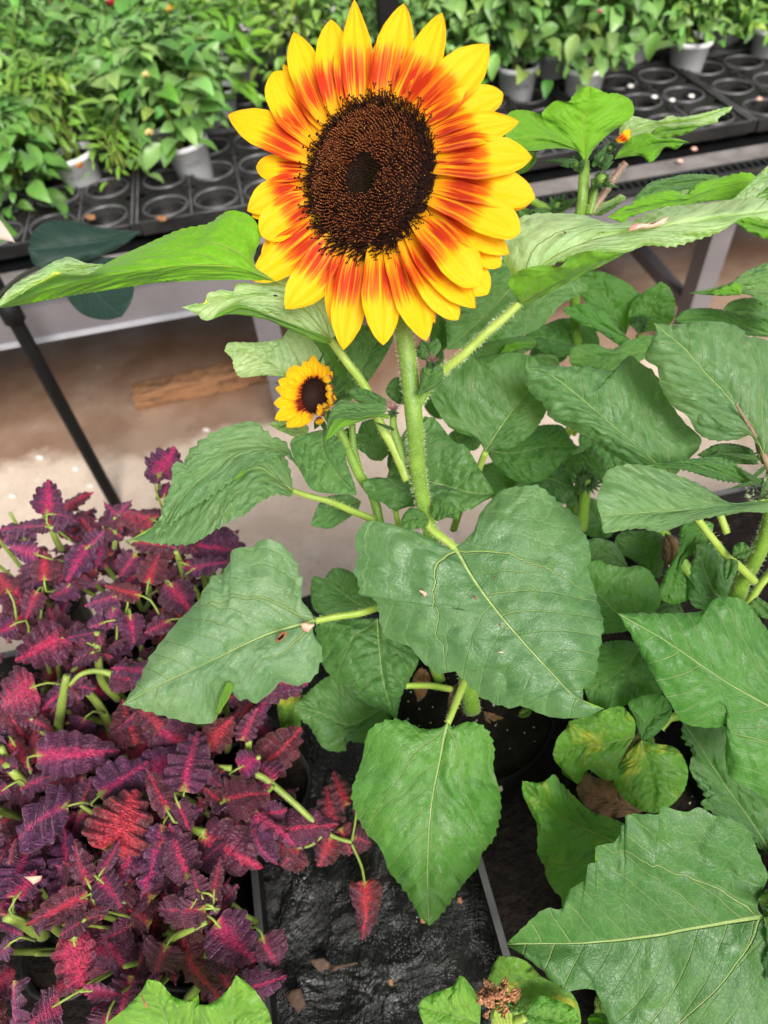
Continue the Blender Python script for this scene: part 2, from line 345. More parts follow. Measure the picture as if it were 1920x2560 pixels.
MAT['rail'] = plain('ribbed_black_rail', (.022, .021, .023), .33, 15, .3)
MAT['tagw'] = plain('cream_plastic', (.50, .40, .34), .5, 4, .08)
MAT['debris'] = plain('dry_leaf_crumb', (.34, .15, .06), .8, 90, .4)
MAT['pinkpetal'] = plain('dried_pink_petal', (.62, .27, .23), .7, 150, .3, .0006, 300, col2=(.62, .42, .30))
MAT['whitepetal'] = plain('fallen_white_petal', (.75, .70, .66), .7, 60, .2)
for nm, c in (('orange', (.85, .30, .03)), ('pink', (.75, .18, .35)), ('red', (.60, .05, .07)), ('cream', (.85, .70, .32)), ('yellow', (.9, .62, .04))):
    MAT['fl_' + nm] = plain(nm + '_bloom', c, .6, 60, .25)
def wood():
    N = NT('old_timber'); tc = N.n('TexCoord').outputs['Object']
    mp = N.n('Mapping', Vector=tc); mp.inputs['Scale'].default_value = (3, 40, 40)
    g = N.noise(mp.outputs[0], 1.5, 6, .7, 1.5)
    c = N.mix(N.ramp(g, .48, .62), (.34, .165, .075), (.03, .014, .008)); c = N.mix(N.ramp(N.noise(tc, 9, 4), .6, .75), c, (.05, .05, .02))
    return N.out(N.pbr(Base_Color=c, Roughness=.8, Normal=N.bump(g, .006, .9)))
MAT['wood'] = wood()
def ground():
    N = NT('wet_concrete'); tc = N.n('NewGeometry').outputs['Position']; sp = N.n('SeparateXYZ', Vector=tc)
    n1 = N.noise(tc, 2.2, 5, .6); n2 = N.noise(tc, 9, 5, .65); n3 = N.noise(tc, 60, 3)
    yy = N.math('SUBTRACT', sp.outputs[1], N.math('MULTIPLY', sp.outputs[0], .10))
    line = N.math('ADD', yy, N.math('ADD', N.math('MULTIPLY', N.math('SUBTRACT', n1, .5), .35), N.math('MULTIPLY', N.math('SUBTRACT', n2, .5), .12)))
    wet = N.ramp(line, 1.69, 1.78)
    dry = N.mix(N.ramp(n2, .3, .7), (.72, .58, .47), (.60, .475, .375)); dry = N.mix(N.ramp(n3, .55, .8, 0, .5), dry, (.26, .20, .17))
    vs = N.n('TexVoronoi', Scale=8.0, Vector=tc); dry = N.mix(N.ramp(vs.outputs['Distance'], .05, .09, .7, 0), dry, (.70, .63, .57))
    alg = N.ramp(N.noise(tc, 3.1, 4), .58, .72, 0, .5); dry = N.mix(alg, dry, (.30, .27, .08))
    wc = N.mix(N.ramp(n1, .35, .65), (.24, .135, .085), (.38, .26, .19)); wc = N.mix(N.ramp(line, 2.2, 2.6), wc, (.42, .37, .36)); wc = N.mix(N.ramp(n2, .6, .8, 0, .7), wc, (.11, .065, .04))  # rear of the wet floor turns grey: reflected sky painted into the colour
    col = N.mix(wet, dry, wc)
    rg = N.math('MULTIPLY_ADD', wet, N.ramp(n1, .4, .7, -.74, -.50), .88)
    return N.out(N.pbr(Base_Color=col, Roughness=rg, Specular_IOR_Level=.5, Normal=N.bump(N.math('ADD', n3, n2), N.math('MULTIPLY_ADD', wet, -.0015, .002), .4)))
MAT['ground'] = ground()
def mat_sheet():
    N = NT('black_ground_cloth'); tc = N.n('NewGeometry').outputs['Position']
    n = N.noise(tc, 22, 6, .7, 1.2); big = N.noise(tc, 5, 4, .6, .8); f = N.noise(tc, 420, 2)
    mp = N.n('Mapping', Vector=tc); mp.inputs['Scale'].default_value = (30, 7, 7); fold = N.noise(mp.outputs[0], 1.0, 4, .6, 1.5)
    sp = N.n('TexVoronoi', Scale=420.0, Vector=tc)
    msk = N.ramp(N.noise(tc, 18, 5, .65), .50, .66)
    speck = N.math('MULTIPLY', N.ramp(sp.outputs['Distance'], .18, .32, 1, 0), msk)
    c = N.mix(N.ramp(big, .35, .65), (.003, .003, .0035), (.013, .0125, .012)); c = N.mix(N.math('MULTIPLY', speck, .75), c, (.20, .20, .21))
    c = N.mix(N.ramp(N.noise(tc, 11, 5, .7), .58, .72, 0, .6), c, (.030, .020, .013))
    h = N.math('ADD', N.math('ADD', N.math('MULTIPLY', n, .7), N.math('MULTIPLY', fold, .5)), N.math('ADD', N.math('MULTIPLY', f, .05), N.math('MULTIPLY', N.noise(tc, 9, 3, .5, 1.5), 1.8)))
    return N.out(N.pbr(Base_Color=c, Roughness=N.ramp(n, .35, .65, .10, .38), Specular_IOR_Level=.35, Normal=N.bump(h, .012, .9)))
MAT['cloth'] = mat_sheet()

# ------------------------------------------------------------------ setting: ground and near bench
nx = 40
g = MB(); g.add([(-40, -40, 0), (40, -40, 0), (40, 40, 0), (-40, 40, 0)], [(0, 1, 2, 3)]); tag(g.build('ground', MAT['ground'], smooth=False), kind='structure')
A10 = math.radians(8)
EX = np.array([math.cos(A10), math.sin(A10), 0]); EY = np.array([-math.sin(A10), math.cos(A10), 0])
nb = thing('display_bench', 'near growing bench covered in black cloth under the sunflowers and coleus', 'bench', (-.129, .578, 0))
NO = np.array([-.129, .578, 0])
def nl(x, y, z): return NO + EX * x + EY * y + np.array([0, 0, z])
# crinkled cloth top
gx, gy = 120, 90; V = []
for i in range(gx):
    for j in range(gy):
        x = -1.6 + 3.4 * i / (gx - 1); y = -1.15 + 1.15 * j / (gy - 1)
        z = .648 + .004 * math.sin(x * 90 + 2 * math.sin(y * 8)) + .004 * math.sin(x * 23 + 3 * math.sin(y * 9)) * math.sin(y * 17 + x * 5) + .003 * math.sin(x * 61 + y * 40)
        V.append(nl(x, y, z))
mesh_obj('ground_cloth', V, grid_faces(gx, gy), MAT['cloth'], nb)
b = MB(); c = nl(.1, -.575, .60); b.box(c, (3.4, 1.13, .06), A10); b.build('bench_frame', MAT['greysteel'], nb, False)
for x in (-1.4, 1.6):
    for y in (-1.05, -.1):
        b = MB(); b.box(nl(x, y, .285), (.06, .06, .57), A10); b.build('leg', MAT['greysteel'], nb, False)

# ------------------------------------------------------------------ far bench
FO = np.array([-.288, 1.614, 0])
def fl(x, y, z): return FO + EX * x + EY * y + np.array([0, 0, z])
fb = thing('plant_bench', 'long grey steel bench behind with ribbed black rail and empty trays', 'bench', tuple(FO))
BL, BR, BD = -2.2, 3.6, 1.75
bc = (BL + BR) / 2; bw = BR - BL
b = MB(); b.box(fl(bc, BD / 2 + .03, .575), (bw, BD, .025), A10); b.build('bench_top', MAT['black'], fb, False)
b = MB(); b.box(fl(bc, .004, .545), (bw, .03, .085), A10); b.build('apron', MAT['greysteel'], fb, False)
b = MB(); b.box(fl(bc, -.005, .502), (bw, .045, .006), A10); b.build('lip', MAT['lip'], fb, False)
b = MB(); b.box(fl(bc, .095, .598), (bw, .085, .02), A10); b.build('front_board', MAT['shelf'], fb, False)
b = MB(); b.box(fl(bc, .028, .597), (bw, .012, .018), A10)
b.box(fl(bc, .006, .607), (bw, .012, .012), A10); b.box(fl(bc, .048, .607), (bw, .012, .012), A10); b.build('rail', MAT['rail'], fb, False)
b = MB()
for i in range(int(bw / .02)): b.box(fl(BL + .01 + i * .02, .027, .609), (.006, .028, .012), A10)
tag(b.build('rail_rib', MAT['rail'], fb, False), kind='stuff')
for q in (Q(655, 760, .5), Q(1880, 560, .5)):
    rel = q - FO; lx = rel @ EX
    for ly in (.06, 1.65):
        b = MB(); b.box(fl(lx, ly, .27), (.065, .065, .50), A10); b.build('leg', MAT['greysteel'], fb, False)
    b = MB(); b.box(fl(lx, .85, .15), (.04, 1.5, .04), A10); b.build('crossbar', MAT['greysteel'], fb, False)
b = MB(); b.box(fl(bc, 1.65, .15), (bw, .04, .04), A10); b.build('crossbar', MAT['black'], fb, False)
# empty trays on the far bench
TW, TD = .43, .50
def tray_meshes(proto_name='nursery_tray'):
    pass
def make_tray(lx, ly, label):
    o = fl(lx, ly, .588); t = thing('nursery_tray', label, 'tray', tuple(o), 'empty black nursery trays on the far bench'); t.rotation_euler.z = A10
    t['org'] = [0., 0., 0.]; return t
tm = {}
def tray_parts(t):
    if not tm:
        # local geometry: deck with real openings, cells hanging below
        def ring(cx, cy, r0, z0, r1, z1, seg, mb): mb.lathe((cx, cy, 0), [(r0, z0), (r1, z1)], seg)
        H = .055
        mb = MB(); cells = [(-.135 + .135 * i, -.17 + .17 * j, .057) for i in range(3) for j in range(3)]
        small = [(-.0675 + .135 * i, -.085 + .17 * j, .026) for i in range(2) for j in range(2)]
        # deck: square-to-circle patches round every opening
        def patch(cx, cy, hx, hy, r):
            n = 24; V = []; 
            for k in range(n):
                a = 2 * math.pi * k / n; ca, sa = math.cos(a), math.sin(a); s = min(hx / abs(ca) if abs(ca) > 1e-6 else 9, hy / abs(sa) if abs(sa) > 1e-6 else 9)
                V += [(cx + ca * s, cy + sa * s, H), (cx + ca * r, cy + sa * r, H)]
            mb.add(V, [(2 * k, 2 * ((k + 1) % n), 2 * ((k + 1) % n) + 1, 2 * k + 1) for k in range(n)])
        for cx, cy, r in cells: patch(cx, cy, .0675, .085, r)
        for s in (-1, 1): mb.box((s * .2085, 0, H - .012), (.012, .5, .03)); mb.box((0, s * .2555 * .98, H - .012), (.40, .010, .03))
        tm['deck'] = mb.build('tray_deck', MAT['tray'], t, False)
        rm = MB()
        for cx, cy, r in cells: rm.lathe((cx, cy, 0), [(r + .005, H), (r + .003, H + .004), (r - .001, H + .004), (r - .002, H - .002)], 28)
        for s in (-1, 1): rm.box((s * .2085, 0, H + .005), (.006, .5, .003)); rm.box((0, s * .2505, H + .005), (.41, .006, .003))
        for i in range(2): rm.box((-.0675 + .135 * i, 0, H + .0015), (.004, .48, .003))
        tm['rim'] = rm.build('tray_rim', MAT['tray_edge'], t)
        cm = MB(); prof = [(.057, H), (.052, .03), (.046, .004), (.043, .002), (.0, .003)]
        cm.lathe((0, 0, 0), prof, 28)
        for k in range(28):
            a = 2 * math.pi * k / 28; cm.box((math.cos(a) * .0505, math.sin(a) * .0505, .028), (.004, .003, .045), a)
        sm = MB()
        for f in cm.F: pass
        tm['cell'] = cm; tm['cells'] = cells; tm['small'] = small
        first = None
        for cx, cy, r in cells:
            if first is None: first = cm.build('cell', MAT['tray'], t); first.location = (cx, cy, 0); tm['c'] = first
            else:
                k = first.copy(); COL.objects.link(k); k.location = (cx, cy, 0); k.parent = t
        s1 = MB(); s1.lathe((0, 0, 0), [(.022, H - .004), (.026, H + .003), (.021, H + .003), (.019, .03), (.0, .03)], 18)
        first = None
        for cx, cy, r in small:
            if first is None: first = s1.build('small_cell', MAT['tray'], t); first.location = (cx, cy, .001); tm['s'] = first
            else:
                k = first.copy(); COL.objects.link(k); k.location = (cx, cy, .001); k.parent = t
        tm['kids'] = list(t.children)
    else:
        for ch in tm['kids']:
            k = ch.copy(); COL.objects.link(k); k.parent = t
sepx = (np.array([1.134, 2.051, 0]) - FO) @ EX
tl = ['empty black tray second from the right end of the row', 'empty black tray at the far right of the row', 'black tray behind the lime backlit leaves, third from right', 'black tray hidden mostly behind the big sunflower head', 'black tray just left of the big sunflower head with a brown scrap in one cell', 'black tray beside the dark rubber leaf, left end', 'black tray at the far left edge under drooping leaves']
for i, k in enumerate((0, 1, -1, -2, -3, -4, -5)):
    t = make_tray(sepx - .215 + k * TW, .45, tl[i]); tray_parts(t)
for i, k in enumerate((0, 1, -1, -2, -3, -4, -5)):
    t = make_tray(sepx - .215 + k * TW, .45 + .52, tl[i].replace('black tray', 'rear tray')); tray_parts(t)

# posts
pp = Q(290, 1262, 0)
mb = MB(); pole = thing('black_pole', 'slim black steel pole standing on the wet concrete left of the small sunflower', 'pole', tuple(pp))
mb.tube([pp, pp + [0, 0, 1.6]], [.0165], 16, 4); mb.build('shaft', MAT['black'], pole)
q = None
for z in np.linspace(.5, 1.2, 300):      # collar where the photo shows it
    c_ = ROT.T @ (pp + [0, 0, z] - CAM); yy = 1280 - FPX * c_[1] / -c_[2]
    if yy < 782: q = z; break
mb = MB(); mb.tube([pp + [0, 0, q - .02], pp + [0, 0, q + .03]], [.024], 16, 3); mb.build('collar', MAT['black'], pole)
pq = Q(983, 330, .62); mb = MB(); mb.box((pq[0], pq[1], .6 + .6), (.05, .05, 1.25), A10)
tag(mb.build('black_post', MAT['black'], None, False), 'square black post rising behind the top of the big sunflower', 'post')
# timber on the floor
w0, w1 = Q(335, 985, .045), Q(655, 915, .045); ln = np.linalg.norm(w1 - w0) + .12; an = math.atan2(w1[1] - w0[1], w1[0] - w0[0]); wc = w0 + (w1 - w0) / np.linalg.norm(w1 - w0) * ln / 2
mb = MB(); ns = 24
V = []
for i in range(ns):
    x = -ln / 2 + ln * i / (ns - 1)
    for j, (a, bb) in enumerate(((-.040, -.03), (-.038, .026), (-.02, .031), (.02, .032), (.040, .027), (.040, -.03))):
        V.append((x + random.uniform(-.002, .002), a + random.uniform(-.004, .004), bb + random.uniform(-.003, .003)))
mb.add(V, grid_faces(ns, 6, 0, True) + [tuple(range(6)), tuple(range(ns * 6 - 1, ns * 6 - 7, -1))])
o = mb.build('timber_block', MAT['wood'], None, False); o.location = (wc[0], wc[1], .034); o.rotation_euler.z = an
tag(o, 'weathered brown timber block lying on the wet floor under the bench', 'timber')

# ------------------------------------------------------------------ pots and bushes on the far bench
def bush_leaf(kind, seed):
    r = random.Random(seed); n = 7; V = []; ws = {'o': .30, 'n': .14, 'w': .22}[kind]
    for i in range(n):
        s = i / (n - 1); wv = ws * math.sin(math.pi * min(1, s ** .8 * .97 + .02)) ** .8 + .004; zc = .12 * math.sin(s * 2.6 + r.uniform(-.4, .4)) - .22 * s * s
        for t in (-1, -.5, 0, .5, 1): V.append((s, t * wv, zc + .10 * abs(t) * wv * 3 * (1 if kind != 'n' else .5) + r.uniform(-.006, .006)))
    return V, grid_faces(n, 5)
BLM = {}
for kd in 'onw':
    for sidx in range(2):
        V, F = bush_leaf(kd, sidx); me = bpy.data.meshes.new('bench_leaf'); me.from_pydata(V, [], F); me.polygons.foreach_set('use_smooth', [True] * len(F))
        BLM[kd, sidx] = (me, np.array(V), F)
MB_ = {k: [BLM[k, 0][0].copy() for _ in range(1)] for k in 'onw'}
def leafmesh(kd, s, mat):
    key = (kd, s, mat)
    if key not in BLM:
        me = BLM[kd, s][0].copy(); me.materials.clear(); me.materials.append(MAT[mat]); BLM[key] = me
    return BLM[key]
potm = {}
def make_pot(root, with_text):
    if 'pot' not in potm:
        mb = MB(); mb.lathe((0, 0, 0), [(.0, .001), (.044, .0), (.046, .002), (.060, .112), (.064, .113), (.0655, .116), (.0655, .127), (.063, .128), (.060, .125), (.057, .112), (.0, .112)], 32)
        potm['pot'] = mb.build('pot', MAT['white_pot'], root)
        cu = bpy.data.curves.new('txt', 'FONT'); cu.body = 'WIN'; cu.size = .021; cu.extrude = .0002; cu.align_x = 'CENTER'; cu.resolution_u = 3
        to = bpy.data.objects.new('lettering', cu); COL.objects.link(to); dg = bpy.context.evaluated_depsgraph_get()
        me = bpy.data.meshes.new_from_object(to.evaluated_get(dg)); bpy.data.objects.remove(to)
        for v in me.vertices:
            x, y, z = v.co; zz = y + .072; r = .046 + .014 * zz / .11 + .0008 + z; a = x / r - math.pi / 2
            v.co = (r * math.cos(a), r * math.sin(a), zz)
        me.materials.clear(); me.materials.append(MAT['print']); potm['txt'] = me
        cu = bpy.data.curves.new('txt', 'FONT'); 
        return potm['pot'], 1
    k = potm['pot'].copy(); COL.objects.link(k); k.parent = root; return k, 1
def bush(wx, wy, z0, R, Hh, kd, mat, ndet, nst, lsz, label, flowers=(), droop=.2, text=0, tint=(1, 1, 1, 1), pot=True, tilt=0, front=True):
    r = random.Random(int(wx * 1000) + int(wy * 77)); nr = np.random.default_rng(abs(int(wx * 1000) + int(wy * 777)))
    t = thing('potted_bush', label, 'potted plant', (wx, wy, z0), 'bushy potted plants on the far bench'); t['org'] = [0., 0., 0.]
    if pot:
        p, _ = make_pot(t, text); p.parent = t; p.location = (0, 0, 0)
        if tilt: t.rotation_euler = (0, tilt, 0)
        if text:
            o = bpy.data.objects.new('lettering', potm['txt']); COL.objects.link(o); o.parent = p; o.rotation_euler.z = text
        mb = MB(); mb.lathe((0, 0, .1125), [(.0, .0), (.056, .0)], 20); mb.build('soil', MAT['soil'], t)
    # stems
    mb = MB()
    tips = []
    for i in range(9):
        a = r.uniform(0, 6.28); rr = R * r.uniform(.3, .85); tip = np.array([rr * math.cos(a), rr * math.sin(a), .11 + Hh * r.uniform(.55, .95)])
        tips.append(tip); mb.tube([(0.02 * math.cos(a), .02 * math.sin(a), .1), (tip[0] * .35, tip[1] * .35, .1 + (tip[2] - .1) * .6), tip], [.0035, .0015], 5, 6)
    mb.build('stem', MAT['cstem'], t)
    def place(shell):
        a = r.uniform(0, 2 * math.pi); el = r.uniform(-.35, 1.45) if shell else r.uniform(-.5, 1.5)
        k = r.uniform(.86, 1.06) if shell else r.uniform(.4, .95)
        n_ = np.array([math.cos(a) * math.cos(el), math.sin(a) * math.cos(el), math.sin(el)])
        bump = 1 + .16 * math.sin(3 * a + wx * 9) * math.cos(2 * el)
        p = np.array([n_[0] * R, n_[1] * R, n_[2] * Hh * .55]) * k * bump + [0, 0, .11 + Hh * .42]
        if el < 0: p[2] -= droop * R * r.random() * 1.3
        if pot and z0 + wy < 99 and front:
            if p[1] < .05 and p[2] < .145 and droop < 1 and r.random() > droop * .45: p[2] = r.uniform(.16, .25)
            elif p[2] < .13 and droop < 1: p[2] = r.uniform(.14, .24)
        d = np.array([n_[0] + r.uniform(-.9, .9), n_[1] + r.uniform(-.9, .9), n_[2] * .2 - .12 + r.uniform(-.6, .45)]); d /= np.linalg.norm(d)
        up = n_ + np.array([r.uniform(-.4, .4), r.uniform(-.4, .4), .8]); y = np.cross(up, d); y /= np.linalg.norm(y); z = np.cross(d, y)
        s = lsz * r.uniform(.45, 1.3)
        if front: p[1] += .05
        return p, d, y, z, s
    for i in range(ndet):
        p, d, y, z, s = place(True)
        # keep the ones the bench shows: front half first
        if p[1] > R * .35 and r.random() < .7: p[1] *= -1; d[1] *= -1; y = np.cross(np.array([0, 0, 1.0]), d); y /= np.linalg.norm(y); z = np.cross(d, y)
        o = bpy.data.objects.new('leaf', leafmesh(kd, r.randrange(2), mat)); COL.objects.link(o); o.parent = t
        o.matrix_local = Matrix(((d[0] * s, y[0] * s, z[0] * s, p[0]), (d[1] * s, y[1] * s, z[1] * s, p[1]), (d[2] * s, y[2] * s, z[2] * s, p[2]), (0, 0, 0, 1)))
        k = r.uniform(.6, 1.35); o.color = (tint[0] * k * r.uniform(.8, 1.35), tint[1] * k, tint[2] * k * r.uniform(.6, 1.1), 1)
    mb = MB(); LV, LF = BLM[kd, 0][1], BLM[kd, 0][2]
    for i in range(nst):
        p, d, y, z, s = place(i % 3 == 0); V = p + (LV[:, :1] * d + LV[:, 1:2] * y + LV[:, 2:3] * z) * s; mb.add(V, LF)
    o = mb.build('foliage', MAT[mat], t); o['kind'] = 'stuff'; o.color = tint
    for fc, fx, fy, fz, fs in flowers:
        mb = MB(); n_ = 14
        for q_ in range(n_):
            a = q_ * 2.4; el = .2 + .9 * q_ / n_
            d = np.array([math.cos(a) * math.cos(el), math.sin(a) * math.cos(el), math.sin(el)]); y = np.cross(d, [0, 0, 1.0]); y /= np.linalg.norm(y) + 1e-9; z = np.cross(d, y)
            V = np.array([fx, fy, fz]) + (LV[:, :1] * d + LV[:, 1:2] * y * 1.3 + LV[:, 2:3] * z) * fs; mb.add(V, LF)
        mb.build('bloom', MAT['fl_' + fc], t)
    return t
ZB = .592
# front row: (pixel of pot foot, size, kind, material, leaves, ...) placed on the bench plane
def qb(u, v): p = Q(u, v, ZB); return p[0], p[1]
bl = []
x, y = qb(232, 492); bush(x, y, ZB, .13, .24, 'n', 'bush_lime', 60, 320, .050, 'half wilted fine leaved plant in a tilted white pot, front row left', (('orange', .05, -.1, .12, .016),), .5, .1, (.75, .75, .8, 1), tilt=-.12)
x, y = qb(398, 420); bush(x, y, ZB, .15, .26, 'o', 'bush', 70, 330, .060, 'leafy plant in a shaded white pot behind the wilted one', (), .3, .6)
x, y = qb(500, 462); bush(x, y, ZB, .15, .30, 'o', 'bush', 80, 330, .062, 'big leaved plant hanging over a tilted white pot left of the sunflower', (('cream', -.05, -.12, .2, .014), ('cream', .0, -.13, .33, .012)), .8, .3, tilt=-.1)
x, y = qb(20, 520); bush(x, y, ZB, .17, .27, 'o', 'bush', 80, 330, .060, 'broad dark leaved plant at the left edge of the bench', (), 1.0, 0, (.85, .9, .8, 1), pot=True, front=False)
x, y = qb(110, 470); bush(x, y, ZB, .14, .26, 'w', 'bush', 60, 300, .055, 'untidy green plant between the broad dark leaved one and the wilted one', (('yellow', -.02, -.08, .33, .02),), .9, 0, (1.15, 1.1, .8, 1), front=False)
x, y = qb(1288, 270); bush(x, y, ZB, .16, .30, 'o', 'bush', 80, 330, .058, 'bushy plant in a lettered white pot just right of the sunflower', (), .4, .15)
x, y = qb(1375, 232); bush(x, y, ZB, .13, .28, 'o', 'bush', 60, 300, .055, 'leafy plant whose small white pot stands between two lettered pots', (), .3)
x, y = qb(1450, 275); bush(x, y, ZB, .17, .33, 'o', 'bush', 90, 330, .058, 'tallest bushy plant with faint pink buds in a white pot right of centre', (('pink', -.03, -.15, .3, .008), ('pink', .0, -.16, .24, .006)), .9, .2)
x, y = qb(1705, 207); bush(x, y, ZB, .16, .26, 'w', 'bush', 80, 330, .050, 'small leaved plant with a cream bloom in a half hidden white pot', (('cream', .04, -.12, .30, .026), ('orange', -.02, -.02, .36, .02), ('orange', .12, .0, .34, .018)), .4, 0, (1.15, 1.15, .9, 1))
x, y = qb(1905, 178); bush(x, y, ZB, .15, .26, 'n', 'bush_lime', 70, 330, .050, 'fresh green plant in a bright white pot at the right edge', (('orange', .1, -.05, .30, .02),), .4, .2, (.85, .95, .8, 1))
x, y = qb(70, 545); bush(x, y, ZB, .13, .20, 'o', 'bush', 60, 260, .062, 'low leafy plant spilling over the tray front beside the rubber leaf', (), 1.0, 0, (.8, .95, .7, 1), front=False, pot=False)
# small green plant hanging over the front of the first pot
x, y = qb(330, 505); bush(x, y, ZB, .065, .10, 'n', 'bush_lime', 40, 160, .035, 'small round green seedling clump between the two tilted white pots', (), .6, 0, (.9, .9, .8, 1), pot=False)
# rows behind
lab = ['dense green plant in the second row, %s', 'glossy leaved plant in the third row, %s', 'loose plant in the back row, %s', 'far plant in the rearmost row, %s']
where = ['at the left frame edge', 'behind the broad dark leaved plant', 'behind the wilted plant', 'behind the shaded pot', 'behind the plant left of the sunflower', 'directly behind the sunflower head', 'just right of the sunflower tip', 'behind the lettered pot', 'behind the tallest bushy plant', 'behind the cream bloom', 'behind the right edge plant', 'past the right frame edge']
fcs = ['orange', 'yellow', 'pink', 'red', 'cream', 'orange']
for rw in range(4):
    for i in range(12):
        lx = -1.15 + .285 * i + random.uniform(-.04, .04) + (.14 if rw % 2 else 0); ly = .80 + rw * .30 + random.uniform(-.04, .04) + (.06 if i < 6 else 0)
        wp = fl(lx, ly, ZB); cc = ROT.T @ (wp + [0, 0, .28] - CAM); uu = 960 + FPX * cc[0] / -cc[2]; vvv = 1280 - FPX * cc[1] / -cc[2]
        if vvv < -330 or uu < -250 or uu > 2150: continue
        k = (rw * 5 + i) % 6; lime = (420 < uu < 720 and vvv < 160) or k == 2
        fls = [(fcs[(rw + i + q_) % 6] if uu < 700 else 'pink', random.uniform(-.1, .1), random.uniform(-.12, .02), random.uniform(.33, .42), random.uniform(.018, .032)) for q_ in range(random.randrange(1, 4))]
        if 620 < uu < 960: fls = [(('pink', 'red')[q_ % 2], random.uniform(-.12, .12), random.uniform(-.12, 0), random.uniform(.34, .42), .018) for q_ in range(4)]
        bush(wp[0], wp[1], ZB, random.uniform(.15, .19), random.uniform(.26, .33), 'n' if lime else random.choice('oow'), 'bush_lime' if lime else 'bush', 45 if rw < 2 else 25, 300, random.uniform(.04, .07), lab[rw] % where[i], fls, .3, 0, random.choice([(1, 1, 1, 1), (1.3, 1.1, .7, 1), (.75, .85, .8, 1), (1.15, 1.1, 1.1, 1)]) if not lime else (.7, .8, .6, 1), front=False)

# ------------------------------------------------------------------ sunflower leaf builder
def canon(n):
    o = resample([(0, 0, 0), (.10, -.075, 0), (.22, -.10, 0), (.34, -.04, 0), (.42, .10, 0), (.43, .26, 0), (.38, .44, 0), (.28, .63, 0), (.14, .83, 0), (0, 1, 0)], n)
    return o[:, :2]
def qheight(cx, cy, ph0):
    ax = np.abs(cx); l = cy - (.55 * ax + 3.2 * ax ** 2)
    ph = (cy - (.55 * ax + 1.3 * ax ** 2)) * NSEC + .22 * np.sign(cx); ph2 = (ax - .7 * cy) * 11
    a = np.abs(np.sin(np.pi * (ph + .5 * 0 + .0)))  # zero at vein lines fract=.5 -> shift
    a = np.abs(np.cos(np.pi * ph)); b_ = np.abs(np.cos(np.pi * ph2)); k = 1 / (1 + np.exp(-l * 60))
    h = (a * k + (b_ * .4 + .4) * (1 - k)) ** .7 * .45
    h *= np.clip(ax / .05, 0, 1); h *= .5 + .5 * np.clip(np.abs(l) / .04, 0, 1)
    rr = np.random.default_rng(int(ph0 * 1000)); n_ = 0
    for _ in range(16):
        f = rr.uniform(14, 62); a_ = rr.uniform(0, 6.283); n_ = n_ + np.sin((cx * math.cos(a_) + cy * math.sin(a_)) * f + rr.uniform(0, 6.28) + 1.5 * np.sin(cx * 9 + cy * 7 + a_)) * (22 / (f + 8))
    return h + .16 * n_ + .2
